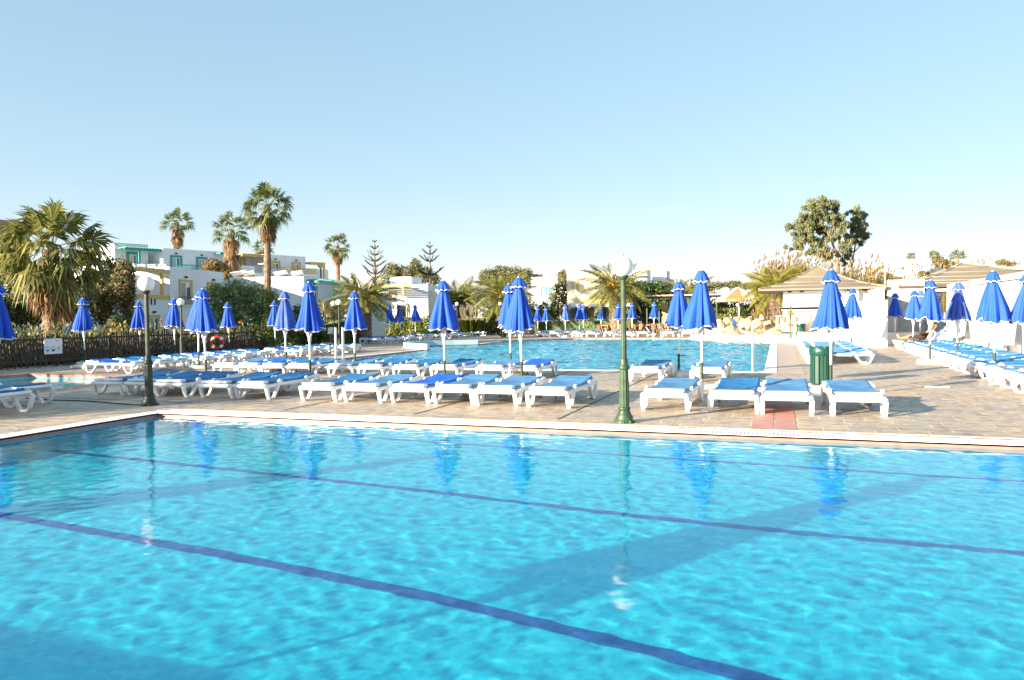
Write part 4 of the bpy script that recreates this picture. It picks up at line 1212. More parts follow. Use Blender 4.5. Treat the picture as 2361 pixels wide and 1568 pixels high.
# grey entrance behind
t = thing('bar_entrance', (0, 0, 0), 'grey shaded entrance bay between the buttress wall and the screens', 'entrance')
a, b = onU(2047, 720, 43.5).x, onU(2132, 720, 43.5).x
MB().box(((a + b) / 2, 43.7, 1.6), (b - a, .3, 3.2)).build('wall', M['panel'], t)
MB().box((a + 1.2, 43.5, 1.15), (1.3, .1, 2.3)).build('door', M['curtain'], t)
MB().box((a + 2.6, 43.45, .55), (.9, .7, 1.1)).build('cabinet', M['curtain'], t)
MB().box((a + 2.9, 42.9, 2.6), (1.6, .5, .12)).build('shelf', M['white_metal'], t)
# second, larger hipped roof
t = thing('restaurant_roof', (0, 0, 0), 'large tan hipped roof with pale battens behind the right screens', 'roof')
z2 = W(2072, 660, 39).z
fl = W(2072, 660, 39); fr = fl + (W(2600, 660, 36) - W(2072, 660, 39)).normalized() * 12.4; fr.z = z2
dv = Vector((-(fr - fl).y, (fr - fl).x, 0)); bl = fl + dv; br_ = fr + dv
E2 = [Vector((q.x, q.y, z2)) for q in (fl, fr, br_, bl)]; ap = (E2[0] + E2[2]) / 2
tz = W(2218, 607, 42.5).z; tgt = W(2218, 607, 42.5); ap = Vector((tgt.x, tgt.y, tz))


def sag2(a, f, sg=.18):
    q = a.lerp(ap, f); q.z -= sg * math.sin(math.pi * f); return q


mb = MB()
for f in range(8):
    for k in range(4):
        j = (k + 1) % 4
        mb.add([sag2(E2[k], f / 8), sag2(E2[j], f / 8), sag2(E2[j], (f + 1) / 8), sag2(E2[k], (f + 1) / 8)], [(0, 1, 2, 3)])
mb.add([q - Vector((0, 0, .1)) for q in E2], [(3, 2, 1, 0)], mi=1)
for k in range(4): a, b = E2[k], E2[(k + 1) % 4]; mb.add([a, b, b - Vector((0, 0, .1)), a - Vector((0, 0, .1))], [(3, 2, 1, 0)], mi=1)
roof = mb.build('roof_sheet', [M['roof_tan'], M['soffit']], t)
for f in (.14, .32, .50, .68, .86):
    ps = [sag2(e, f) + Vector((0, 0, .03)) for e in E2]; MB().tube(ps + [ps[0]], .04, 5).build('batten', M['batten'], t)
for k in range(4): MB().tube([sag2(E2[k], g / 8) + Vector((0, 0, .02)) for g in range(9)], .035, 5).build('hip_strip', M['batten'], t)
for q in (E2[0], E2[1], E2[2], E2[3]):
    c = q.lerp(ap, .12); MB().tube([(c.x, c.y, 0), (c.x, c.y, z2)], .06, 8).build('post', M['steel'], t)
# screen wall along the right row
VW = 7.75
t = thing('screen_wall', (VW, 24, 0), 'tall white-framed screen of frosted panels along the right-hand loungers', 'screen')
rt = onV(2169, 668, VW).z
ys = [16, 19.6, 23.2, 26.8, 29.2, 32.6, 36.4, 38.6, 41.2]
ys = [y - 24 for y in ys]
MB().box((0, (ys[0] + ys[-1]) / 2, 2.72), (.16, ys[-1] - ys[0] + .2, .20)).build('top_rail', M['white_metal'], t)
MB().box((0, (ys[0] + ys[-1]) / 2, .10), (.14, ys[-1] - ys[0], .18)).build('bottom_rail', M['white_metal'], t)
for y in ys: MB().box((0, y, 1.31), (.18, .20, 2.62)).build('post', M['white_metal'], t)
for a, b in zip(ys[:-1], ys[1:]):
    MB().box((.02, (a + b) / 2, 1.40), (.02, b - a - .2, 2.42)).build('panel', M['panel'], t)
    if b - a < 3: MB().box((0, (a + b) / 2, 1.75), (.07, b - a - .2, .09)).build('cross_rail', M['white_metal'], t)
MB().bar([(-.10, ys[1] + 1.0, .05), (-.10, ys[1] + 2.5, 2.5)], .12, .16).build('brace', M['white_metal'], t)
for k in range(7):
    tag(MB().rbox((0, 0, .19), (.34, .36, .38), .03).build('concrete_weight', M['concrete'], None, (VW - .32, 25.2 + 2.1 * k, 0)), f'white concrete weight at the foot of the screen, {ORD[k]} from the front', 'weight', 'white concrete weights along the screen')
# antenna mast
p = W(2040, 658, 45); t = thing('antenna_mast', (p.x, p.y, p.z - .2), 'thin white mast with a small frame between the two tan roofs', 'mast')
MB().tube([(0, 0, 0), (0, 0, W(2040, 590, 45).z - p.z + .2)], .03, 6).build('mast', M['white_metal'], t)
zz = W(2050, 598, 45).z - p.z + .2; MB().tube([(0, 0, zz), (.55, 0, zz)], .02, 5).tube([(.55, 0, zz - .1), (.55, 0, zz + .35)], .02, 5).build('crossbar', M['white_metal'], t)

# ------------------------------------------------------------------ planting
def rvec(r):
    while True:
        v = Vector((r.uniform(-1, 1), r.uniform(-1, 1), r.uniform(-1, 1)))
        if .05 < v.length < 1: return v.normalized()


def leaf(mb, p, n, size, r, asp=.5, mi=0, drop=None):
    t = n.cross(rvec(r)).normalized() if drop is None else (drop + rvec(r) * .5).normalized()
    b = n.cross(t).normalized(); s = size * r.uniform(.6, 1.3)
    q = p + t * (s * .12)
    mb.add([p - t * s * .5, q + b * (s * asp * .5), p + t * s * .5, q - b * (s * asp * .5)], [(0, 1, 2, 3)], mi=mi)


def cloud(mb, c, rad, n, size, r, shell=.5, lump=.5, asp=.5, mi=0, bottom=-1.0, drop=None):
    sd = r.uniform(0, 99); c = Vector(c)
    for _ in range(n):
        d = rvec(r)
        if d.z < bottom: d.z = -d.z
        k = (shell + (1 - shell) * r.random() ** .6) * (1 + lump * noise.noise(d * 2.3 + Vector((sd, 0, 0))))
        p = c + Vector((d.x * rad[0], d.y * rad[1], d.z * rad[2])) * k
        leaf(mb, p, (d + rvec(r) * .8).normalized(), size, r, asp, mi, drop)


def bush(name, blobs, depth, m, label, cat, dens=1.0, seed=1, leafpx=6.0, group=None, stems=True, asp=.5, extra=None, thick=.8, drop=None, shell=.45, bark='grey_bark'):
    """blobs: (x, y, rx, ry) in survey pixels at the given distance"""
    r = random.Random(seed); s = px(depth); mb = MB(); base = None
    xs = [b[0] for b in blobs]; ybot = max(b[1] + b[3] for b in blobs)
    c0 = W(sum(xs) / len(xs), ybot, depth); root = thing(name, (c0.x, c0.y, 0), label, cat, group)
    off = Vector((c0.x, c0.y, 0)); ms = [m] if not isinstance(m, (list, tuple)) else list(m)
    tr = MB()
    for x, y, rx, ry in blobs:
        c = W(x, y, depth + r.uniform(-.5, .5) * rx * s) - off
        n = int(dens * (rx * ry) / (leafpx ** 2) * 42)
        cloud(mb, c, (rx * s, rx * s * thick, ry * s), n, leafpx * s, r, shell=shell, asp=asp, mi=0, drop=drop)
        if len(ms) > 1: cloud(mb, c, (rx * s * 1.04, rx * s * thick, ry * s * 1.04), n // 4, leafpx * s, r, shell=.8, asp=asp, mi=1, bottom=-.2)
        if stems:
            for _ in range(2):
                q = Vector((r.uniform(-.3, .3) * rx * s, r.uniform(-.3, .3) * rx * s, 0))
                b0 = Vector((c.x * .5, c.y * .5, 0)) + q * .5
                tr.tube([b0, b0.lerp(c, .6) + q * .5, c + q], [rx * s * .05, rx * s * .035, rx * s * .015], 5)
    o = mb.build('foliage' if cat != 'tree' else 'crown', ms, root)
    if stems: tr.build('stem' if cat != 'tree' else 'trunk', M[bark], root)
    if extra: extra(root, off, r, s)
    return root


def clipped(name, box, label, m, seed, size=.12, dens=60):
    """clipped hedge: leaf faces over a block (x0,y0,x1,y1,h)"""
    x0, y0, x1, y1, h = box; r = random.Random(seed); mb = MB(); root = thing(name, ((x0 + x1) / 2, (y0 + y1) / 2, 0), label, 'hedge')
    a, b = (x1 - x0) / 2, (y1 - y0) / 2
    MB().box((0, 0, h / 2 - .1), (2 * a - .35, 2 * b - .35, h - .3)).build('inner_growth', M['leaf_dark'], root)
    faces = [((1, 0, 0), b * 2, h), ((-1, 0, 0), b * 2, h), ((0, 1, 0), a * 2, h), ((0, -1, 0), a * 2, h), ((0, 0, 1), a * 2, b * 2)]
    for n, w1, w2 in faces:
        n = Vector(n)
        for _ in range(int(w1 * w2 * dens)):
            u, v = r.uniform(-.5, .5) * w1, r.uniform(0, 1)
            if n.z: p = Vector((u, r.uniform(-b, b), h))
            elif n.x: p = Vector((n.x * a, u, v * h))
            else: p = Vector((u, n.y * b, v * h))
            p += n * (.10 * noise.noise(p * 1.3) + r.uniform(-.10, .05))
            leaf(mb, p, (n + rvec(r) * .8).normalized(), size, r, .55)
    mb.build('foliage', m, root); return root


def tall_trunk(mb, path, rads, n=10, ring=.12, seed=0):
    P = [Vector(p) for p in path]; out = []; rr = []
    m = 26
    for k in range(m + 1):
        f = k / m * (len(P) - 1); i = min(int(f), len(P) - 2); out.append(P[i].lerp(P[i + 1], f - i))
        rr.append((rads[i] + (rads[i + 1] - rads[i]) * (f - i)) * (1 + ring * (1 if k % 2 else -1) * .5 + .08 * noise.noise(Vector((k * .7, seed, 0)))))
    mb.tube(out, rr, n, sm=False)


def fan_leaf(mb, o, d, up, r, plen, rad, nseg=21, mi=0, droop=.25, spread=2.0):
    side = d.cross(up).normalized(); nrm = side.cross(d).normalized()
    e = o + d * plen + Vector((0, 0, -1)) * plen * .10
    w = rad * .012
    mb.add([o - side * w * 1.4, o + side * w * 1.4, e + side * w, e - side * w], [(0, 1, 2, 3)], mi=mi)
    for k in range(nseg):
        a = -spread + 2 * spread * k / (nseg - 1) + r.uniform(-.06, .06)
        dd = (d * math.cos(a) + side * math.sin(a)).normalized()
        L = rad * (.72 + .28 * math.cos(a * .8)) * r.uniform(.85, 1.1)
        q = side * math.cos(a) - d * math.sin(a); hw = rad * .052
        dn = -nrm * (.10 + .10 * abs(math.sin(a)))
        m1 = e + dd * L * .55 + dn * L * .5; t1 = e + (dd * L) + dn * L + Vector((0, 0, -1)) * L * droop * r.uniform(.5, 1.5)
        mb.add([e, m1 + q * hw, t1, m1 - q * hw], [(0, 1, 2, 3)], mi=mi)


def fan_palm(bx, by, tx, ty, depth, cr, label, skirt=.5, n=46, rt=.28, m='fan_frond', seed=1, trunk_bottom_z=0.0, squash=1.0, lowleaf=-.75, plen=.66, group='fan palms'):
    r = random.Random(seed); s = px(depth); b = W(bx, by, depth); c = W(tx, ty, depth); b.z = trunk_bottom_z
    root = thing('fan_palm', (b.x, b.y, 0), label, 'palm tree', group); o = c - Vector((b.x, b.y, 0))
    mb = MB(); tall_trunk(mb, [(0, 0, 0), o * .35 + Vector((0, 0, 0)), o * .7, o], [rt * 1.25, rt, rt * .9, rt * .8], 12, .16, seed); mb.build('trunk', M['palm_bark'], root)
    R_ = cr * s; mb = MB()
    for k in range(n):
        z = lowleaf + (1 - lowleaf) * ((k + .5) / n) ** .9; az = k * 2.39996 + r.uniform(-.3, .3)
        q = math.sqrt(max(0, 1 - z * z)); d = Vector((q * math.cos(az), q * math.sin(az), z * squash)).normalized()
        up = Vector((0, 0, 1)) if z < .9 else Vector((1, 0, 0))
        if r.random() < .25: up = (up + rvec(r) * .8).normalized()
        fan_leaf(mb, o + Vector((0, 0, r.uniform(-.2, .1) * R_ * .4)), d, up, r, R_ * plen * r.uniform(.8, 1.2), R_ * .43 * r.uniform(.85, 1.15), droop=.50 if z < .3 else .26)
    mb.build('crown', M[m], root)
    if skirt:
        mb = MB()
        for k in range(int(n * 1.3)):
            az = k * 2.39996; h = -R_ * skirt * 2 * r.random() ** 1.1
            st = o + Vector((math.cos(az), math.sin(az), 0)) * rt * .8 + Vector((0, 0, h * .8 - .1 * R_))
            out = .65 * (1 - .55 * abs(h) / (R_ * skirt * 2 + .01))
            d = Vector((math.cos(az) * out, math.sin(az) * out, -1)).normalized()
            fan_leaf(mb, st, d, Vector((math.cos(az), math.sin(az), .3)), r, R_ * .22, R_ * .42 * r.uniform(.7, 1.1), 9, droop=.25, spread=.85)
        mb.build('dry_skirt', M['dead_frond'], root)
    return root


def date_frond(mb, o, az, el, L, bend, r, nst=24, mi=0, wid=.25):
    pos = Vector(o); e = el; st = L / nst; h = Vector((math.cos(az), math.sin(az), 0)); side = Vector((-math.sin(az), math.cos(az), 0))
    tw = r.uniform(-.35, .35); path = [pos.copy()]
    for k in range(nst):
        f = (k + .5) / nst; e = el - bend * f ** 1.25
        d = h * math.cos(e) + Vector((0, 0, math.sin(e))); pos = pos + d * st; path.append(pos.copy())
        if f < .08: continue
        nrm = side.cross(d); sd = side * math.cos(tw) + nrm * math.sin(tw)
        ll = L * wid * (math.sin(math.pi * min(1, f * .85 + .16)) ** .7) * r.uniform(.9, 1.1)
        for g in (-1, 1):
            v = (sd * g * .80 + d * .62 + nrm * -.28 * (1 if nrm.z > 0 else -1) + Vector((0, 0, -.16))).normalized()
            w = st * .62
            mid = pos + v * ll * .5; tip = pos + v * ll + Vector((0, 0, -.10)) * ll
            mb.add([pos - d * w * .4, mid - d * w * .6, tip, mid + d * w * .6], [(0, 1, 2, 3)], mi=mi)
    mb.tube(path, [L * .012 * (1 - .8 * k / nst) for k in range(nst + 1)], 4, cap=False, mi=mi)


def date_palm(x, ybase, xc, yc, depth, cr, label, n=44, rt=.42, m='date_frond', seed=1, fruit=True, nst=22, low=-.55, bz=None):
    r = random.Random(seed); s = px(depth); c = W(xc, yc, depth); b = W(x, ybase, depth); b.z = 0
    root = thing('date_palm', (b.x, b.y, 0), label, 'palm tree', 'feathery date palms'); o = c - Vector((b.x, b.y, 0))
    mb = MB(); tall_trunk(mb, [(0, 0, 0), o * .5, o * .85, o], [rt * 1.0, rt * .95, rt * 1.08, rt * .55], 14, .14, seed)
    for k in range(90):     # old leaf bases
        a = k * 2.39996; z = o.z * (.15 + .8 * k / 90); q = o * (z / o.z) + Vector((math.cos(a), math.sin(a), 0)) * rt * .98
        mb.hull([q + Vector((math.cos(a), math.sin(a), .9)) * rt * .20, q + Vector((-math.sin(a), math.cos(a), 0)) * rt * .16, q - Vector((-math.sin(a), math.cos(a), 0)) * rt * .16, q - Vector((0, 0, rt * .2)), q - Vector((math.cos(a), math.sin(a), 0)) * rt * .15])
    mb.build('trunk', M['palm_bark'], root)
    L = cr * s * 1.22; mb = MB()
    for k in range(n):
        f = (k + .5) / n; el = 1.42 - (1.42 - low) * f ** .95; az = k * 2.39996 + r.uniform(-.25, .25)
        date_frond(mb, o + Vector((math.cos(az), math.sin(az), 0)) * rt * .25, az, el, L * r.uniform(.85, 1.1) * (.86 if f < .12 else 1), r.uniform(.6, 1.05) + .2 * (1 - f), r, nst)
    mb.build('crown', M[m], root)
    if fruit:
        mb = MB()
        for k in range(9):
            az = k * 2.39996; q = o + Vector((math.cos(az), math.sin(az), .1)) * rt * .8
            cloud(mb, q + Vector((math.cos(az), math.sin(az), .35)) * rt * .9, (rt * .5, rt * .5, rt * .6), 50, rt * .28, r, .3)
        mb.build('fruit_stalks', M['date_fruit'], root)
    return root


# fan palms
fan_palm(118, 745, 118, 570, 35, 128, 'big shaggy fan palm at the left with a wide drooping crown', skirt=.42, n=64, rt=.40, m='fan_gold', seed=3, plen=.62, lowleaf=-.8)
fan_palm(407, 640, 408, 512, 100, 40, 'small fan palm on the left skyline above the teal house', skirt=.62, n=28, rt=.32, seed=4, lowleaf=-.45)
fan_palm(541, 660, 533, 530, 73, 48, 'shorter fan palm with a long dry skirt, left of the tallest palm', skirt=.88, n=32, rt=.36, seed=5, lowleaf=-.5)
fan_palm(617, 760, 616, 474, 56, 58, 'tallest fan palm with a tall bare trunk behind the oleander', skirt=.52, n=50, rt=.26, seed=6, lowleaf=-.8, squash=1.5)
fan_palm(608, 660, 607, 572, 92, 27, 'low fan palm mostly hidden behind the tallest palm\'s trunk', skirt=.4, n=36, rt=.3, seed=7)
fan_palm(780, 680, 778, 566, 90, 33, 'fan palm with a slim trunk right of the upper white house', skirt=.45, n=32, rt=.28, seed=8, squash=1.15)
for x, y, q, sd, lab in ((2103, 592, 13, 21, 'left small fan palm top above the right-hand white house'), (2153, 591, 17, 22, 'middle small fan palm top above the right-hand white house'), (2208, 590, 19, 23, 'right small fan palm top by the large tan roof')):
    fan_palm(x, 640, x, y, 86, q, lab, skirt=0, n=34, rt=.2, seed=sd, lowleaf=-.2)
# date palms
date_palm(841, 760, 839, 688, 50, 74, 'date palm with a thick dark trunk behind the clipped hedge at left', n=50, rt=.46, seed=31, nst=26)
date_palm(1062, 735, 1062, 690, 70, 55, 'date palm with upright fronds right of the large centre-left parasol', n=42, rt=.45, m='date_bright', seed=32, low=-.3)
date_palm(1165, 740, 1163, 683, 64, 72, 'spreading dark date palm behind the overlapping centre parasols', n=46, rt=.45, seed=33)
date_palm(1422, 745, 1420, 663, 62, 72, 'date palm with a sunlit trunk behind the green lamp post', n=46, rt=.52, seed=34, nst=26)
date_palm(1580, 700, 1580, 685, 74, 62, 'yellow-green date palm behind the two right-centre parasols', n=38, rt=.4, m='date_bright', seed=35, fruit=False, low=-.2)
date_palm(1796, 742, 1787, 668, 53, 68, 'date palm with a stout trunk at the left end of the bar hut', n=44, rt=.50, m='date_bright', seed=36, fruit=False, low=-.45)
date_palm(765, 745, 762, 716, 52, 36, 'low young date palm behind the twin globe lamps', n=34, rt=.3, seed=37, fruit=False, low=-.1)

# Norfolk pines


def norfolk(x, ytop, ybot, depth, whorls, label, seed):
    r = random.Random(seed); s = px(depth); b = W(x, ybot, depth); top = W(x - 1, ytop, depth).z
    root = thing('norfolk_pine', (b.x, b.y, 0), label, 'pine tree', 'Norfolk pines'); MB().tube([(0, 0, 0), (0, 0, top * .7), (0, 0, top)], [.20, .12, .02], 8).build('trunk', M['bark'], root)
    mb = MB()
    for y, L, dr, n, fol in whorls:
        z = W(x, y, depth).z; L *= s
        for k in range(n):
            a = 2 * math.pi * k / n + r.uniform(-.2, .2) + seed; d = Vector((math.cos(a), math.sin(a), 0)); l = L * r.uniform(.85, 1.1)
            pts = [Vector((0, 0, z - dr * s)) + d * (l * f) + Vector((0, 0, dr * s * (1.9 * f ** 1.8 + .1 * f))) for f in (0, .25, .5, .75, 1)]
            mb.tube(pts, [.05, .045, .04, .03, .02], 5, cap=False)
            for f in range(int(26 * fol)):
                g = .18 + .82 * f / (26 * fol); i = min(3, int(g * 4)); p = pts[i].lerp(pts[i + 1], g * 4 - i)
                for sg in (-1, 1):
                    v = (Vector((-d.y, d.x, 0)) * sg * .7 + d * .5 + Vector((0, 0, .55 + r.uniform(-.2, .2)))).normalized(); ll = l * .20 * r.uniform(.6, 1.2) * (1.15 - .6 * g)
                    w = d * .045
                    mb.add([p - w, p + v * ll * .6 - w, p + v * ll, p + v * ll * .6 + w, p + w], [(0, 1, 2, 3, 4)])
    mb.build('crown', M['norfolk'], root)


norfolk(865, 551, 650, 85, [(556, 6, 2, 6, .7), (570, 11, 4, 7, .8), (583, 20, 6, 5, .35), (596, 26, 7, 5, .4), (607, 30, 8, 6, .45), (622, 30, 11, 6, .7), (634, 26, 9, 6, .8)], 'sparse Norfolk pine on the skyline, left of two', 1)
norfolk(992, 555, 665, 85, [(560, 3, 1, 5, .4), (568, 9, 3, 7, .8), (580, 21, 7, 6, .6), (596, 24, 8, 7, .9), (626, 35, 10, 9, 1.2)], 'tiered Norfolk pine with wide lowest branches, right of two', 2)

# trees and shrubs
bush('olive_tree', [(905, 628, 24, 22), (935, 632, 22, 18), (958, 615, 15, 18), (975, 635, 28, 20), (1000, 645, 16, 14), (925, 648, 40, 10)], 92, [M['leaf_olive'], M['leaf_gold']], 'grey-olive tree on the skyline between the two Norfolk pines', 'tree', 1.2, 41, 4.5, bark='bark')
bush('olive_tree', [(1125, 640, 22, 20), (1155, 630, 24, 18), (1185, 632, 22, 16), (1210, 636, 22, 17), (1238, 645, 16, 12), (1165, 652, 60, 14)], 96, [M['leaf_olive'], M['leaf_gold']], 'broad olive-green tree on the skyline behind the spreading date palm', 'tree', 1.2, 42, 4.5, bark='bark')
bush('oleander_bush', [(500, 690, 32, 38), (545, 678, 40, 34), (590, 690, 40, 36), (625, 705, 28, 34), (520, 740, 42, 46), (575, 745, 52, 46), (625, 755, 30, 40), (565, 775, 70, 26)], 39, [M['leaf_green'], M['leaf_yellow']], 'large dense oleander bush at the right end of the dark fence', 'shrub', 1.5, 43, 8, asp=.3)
bush('dark_shrub', [(660, 755, 30, 36), (690, 740, 28, 40), (720, 750, 28, 34), (700, 775, 45, 22), (745, 768, 22, 24)], 43, M['leaf_dark'], 'dark shrub mass behind the purplish parasol and steel posts', 'shrub', 1.5, 44, 8)


def pinks(root, off, r, s):
    mb = MB()
    for q in root.children:
        pass
    c = W(478, 622, 68) - off
    cloud(mb, c, (12 * s, 10 * s, 9 * s), 60, 5 * s, r, .4); mb.build('blossom', M['pink_flower'], root)


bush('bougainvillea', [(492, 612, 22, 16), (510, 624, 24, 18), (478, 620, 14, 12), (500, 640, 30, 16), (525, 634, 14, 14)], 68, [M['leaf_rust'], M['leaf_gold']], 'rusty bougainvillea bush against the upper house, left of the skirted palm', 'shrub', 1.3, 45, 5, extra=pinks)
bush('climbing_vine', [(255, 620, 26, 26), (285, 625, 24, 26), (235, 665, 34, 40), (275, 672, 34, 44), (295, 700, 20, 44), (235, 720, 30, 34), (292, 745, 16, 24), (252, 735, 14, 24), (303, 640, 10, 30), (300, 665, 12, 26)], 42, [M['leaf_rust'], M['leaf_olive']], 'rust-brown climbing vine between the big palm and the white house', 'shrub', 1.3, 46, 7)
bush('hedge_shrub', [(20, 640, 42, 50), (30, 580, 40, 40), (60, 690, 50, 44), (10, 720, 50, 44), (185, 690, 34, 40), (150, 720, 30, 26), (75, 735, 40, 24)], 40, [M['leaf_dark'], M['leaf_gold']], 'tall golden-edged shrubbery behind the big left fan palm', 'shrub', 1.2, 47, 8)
bush('clipped_ball_bush', [(270, 738, 18, 14), (262, 748, 16, 12)], 38, M['leaf_dark'], 'small round dark bush behind the fence under the vine', 'shrub', 1.6, 48, 5)


def fern_row():
    r = random.Random(51); mb = MB(); mc = MB(); fl = MB()
    for k in range(1700):
        u = 9 + 27 * r.random(); v = FV - .35 - 1.9 * r.random(); h = r.uniform(.7, 1.55) * (1 if u < 27 else .9)
        for g in range(7):
            p = Vector((v + r.uniform(-.2, .2), u + r.uniform(-.2, .2), h * r.uniform(.05, 1.05))); leaf(mb if r.random() < .6 else mc, p, rvec(r), .20, r, .38, drop=Vector((r.uniform(-.5, .5), r.uniform(-.5, .5), 1)))
    for k in range(9):
        u = 21 + 11 * r.random(); cloud(fl, (FV - .4 - r.random(), u, r.uniform(1.0, 1.7)), (.10, .10, .12), 9, .10, r, .3)
    base = thing('flower_border', (FV - 1.2, 20, 0), 'strip of golden grasses and leafy plants just behind the dark fence', 'plants')
    for n, q, m in (('grass_leaves', mb, M['leaf_gold']), ('green_leaves', mc, M['leaf_yellow']), ('orange_blossom', fl, M['flower'])):
        o = q.build(n, m, base, (-(FV - 1.2), -20, 0)); o['kind'] = 'stuff'


fern_row()
clipped('clipped_hedge', (-27.6, 6.0, -25.7, 34.0, 1.05), 'dark undergrowth hedge running behind the picket fence', M['leaf_dark'], 50, .2, 30)
clipped('clipped_hedge', (-30.5, 37.0, -26.2, 44.6, 1.62), 'clipped dark green hedge behind the far-left loungers', M['leaf_dark'], 52)
clipped('clipped_hedge', (-20.5, 63.5, -11.5, 65.2, 1.35), 'low clipped hedge behind the far loungers, centre', M['leaf_green'], 53, .16, 40)
bush('green_shrub', [(925, 755, 22, 22), (955, 750, 24, 24), (985, 752, 22, 24), (905, 765, 18, 16), (1000, 765, 20, 16), (965, 768, 40, 12)], 58, [M['leaf_yellow'], M['leaf_green']], 'yellow-green shrubs behind the far hedge parasols', 'shrub', 1.4, 54, 6)
bush('green_shrub', [(1030, 752, 22, 22), (1045, 765, 30, 14), (1075, 770, 40, 8)], 66, [M['leaf_green'], M['leaf_yellow']], 'low dark green shrub left of the pampas grass', 'shrub', 1.4, 55, 6)
bush('green_shrub', [(1128, 735, 18, 22), (1142, 715, 16, 20), (1135, 755, 34, 16), (1165, 762, 26, 14), (1110, 768, 26, 8)], 66, [M['leaf_olive'], M['leaf_yellow']], 'mixed shrubs between the pampas grass and the centre parasols', 'shrub', 1.4, 56, 6)
bush('green_shrub', [(1205, 710, 20, 26), (1225, 725, 18, 24), (1210, 748, 30, 16), (1255, 720, 16, 24), (1278, 718, 14, 22)], 70, [M['leaf_green'], M['leaf_yellow']], 'yellowish shrubs in front of the teal-shuttered house', 'shrub', 1.4, 57, 6)


def pk(root, off, r, s):
    mb = MB()
    for x, y in ((1292, 640), (1285, 662), (1300, 690), (1276, 664), (1297, 720)): cloud(mb, W(x, y, 73) - off, (8 * s, 6 * s, 7 * s), 26, 4 * s, r, .4)
    mb.build('blossom', M['pink_flower'], root)


bush('bougainvillea', [(1297, 640, 14, 16), (1290, 665, 16, 18), (1303, 685, 10, 24), (1280, 690, 18, 16), (1300, 715, 14, 16)], 73, [M['leaf_olive'], M['leaf_gold']], 'pink bougainvillea between the two centre houses', 'shrub', 1.2, 58, 5, extra=pk)
bush('dark_ivy', [(1475, 665, 34, 18), (1510, 668, 30, 20), (1450, 690, 24, 24), (1490, 700, 44, 22), (1535, 690, 26, 22), (1500, 722, 60, 24), (1420, 715, 26, 24), (1560, 715, 30, 22)], 74, [M['leaf_dark'], M['leaf_green']], 'dark ivy-covered greenery behind the flat pergola roof', 'shrub', 1.4, 59, 6.5)
bush('garden_shrub', [(1640, 718, 24, 26), (1665, 712, 22, 22), (1700, 720, 28, 26), (1735, 722, 26, 24), (1765, 715, 24, 30), (1680, 738, 60, 14)], 64, [M['leaf_green'], M['leaf_gold']], 'sunlit shrubs behind the open pale parasol', 'shrub', 1.3, 60, 6)
bush('garden_shrub', [(1650, 658, 26, 9), (1690, 655, 24, 9), (1630, 664, 20, 9), (1725, 660, 20, 8)], 120, M['leaf_olive'], 'distant low trees on the horizon above the pale parasol', 'tree', 1.3, 61, 4)
t = thing('garden_wall', W(1700, 690, 90), 'low distant white wall above the pale parasol', 'wall'); t.location.z = 0
MB().box((0, 0, 1.9), (11, .3, 3.8)).build('wall_panel', M['white_wall'], t)

# eucalyptus


def eucalypt(forks, blobs, depth, label, seed):
    r = random.Random(seed); s = px(depth); b = W(forks[0][0][0][0], 660, depth); root = thing('eucalyptus_tree', (b.x, b.y, 0), label, 'tree'); off = Vector((b.x, b.y, 0))
    mb = MB()
    for pts, r0, r1 in forks:
        P = [W(x, y, depth + dz * s) - off for x, y, dz in [(q + (0,))[:3] for q in pts]]; n = len(P)
        if pts is forks[0][0]: P[0].z = 0
        mb.tube(P, [(r0 + (r1 - r0) * k / (n - 1)) * s for k in range(n)], 8)
    mb.build('trunk', M['bark'], root); mb = MB()
    for x, y, rx, ry in blobs:
        c = W(x, y, depth + r.uniform(-20, 20) * s) - off
        for g in range(max(6, int(rx * ry / 14))):
            q = c + Vector((r.gauss(0, .55) * rx * s, r.gauss(0, .6) * rx * s, r.gauss(0, .5) * ry * s)); rr = r.uniform(5, 10) * s
            cloud(mb, q, (rr, rr, rr * .85), 75, 5.2 * s, r, .2, .3, .38, drop=Vector((.1, 0, -1)))
    mb.build('crown', M['eucalypt'], root)


eucalypt([([(1929, 690), (1932, 616), (1930, 590), (1919, 560), (1905, 530)], 5, 1.2), ([(1930, 592), (1935, 565), (1938, 540), (1925, 510), (1900, 485)], 3.4, .8), ([(1919, 560), (1915, 540), (1895, 520), (1870, 512)], 2.4, .7), ([(1936, 560), (1928, 535), (1912, 500)], 2, .6), ([(1905, 530), (1870, 540), (1840, 535)], 1.4, .5)],
         [(1868, 478, 18, 14), (1900, 470, 20, 14), (1930, 478, 12, 12), (1858, 505, 18, 16), (1895, 500, 26, 20), (1925, 508, 18, 18), (1838, 528, 16, 12), (1820, 524, 8, 6), (1868, 530, 24, 16), (1905, 532, 20, 14), (1855, 556, 24, 14), (1885, 560, 20, 12), (1830, 568, 12, 8), (1895, 578, 16, 12), (1870, 582, 16, 8), (1880, 515, 26, 18), (1915, 545, 18, 12), (1850, 540, 20, 12), (1900, 470, 26, 14), (1905, 590, 14, 10), (1940, 520, 12, 14), (1945, 570, 10, 14)], 66, 'big eucalyptus with a forked pinkish trunk behind the bar hut', 71)
eucalypt([([(1968, 690), (1964, 605), (1969, 582), (1976, 545), (1975, 520)], 3, .8), ([(1969, 582), (1985, 565), (1990, 545)], 1.6, .5), ([(1975, 545), (1985, 515)], 1.2, .4)],
         [(1972, 490, 14, 10), (1985, 505, 14, 16), (1962, 515, 14, 14), (1975, 530, 16, 14), (1992, 535, 10, 12), (1960, 550, 14, 16), (1985, 555, 12, 10), (1955, 580, 12, 14), (1945, 598, 10, 10), (1998, 545, 5, 8)], 68, 'slimmer eucalyptus standing right of the big one', 72)


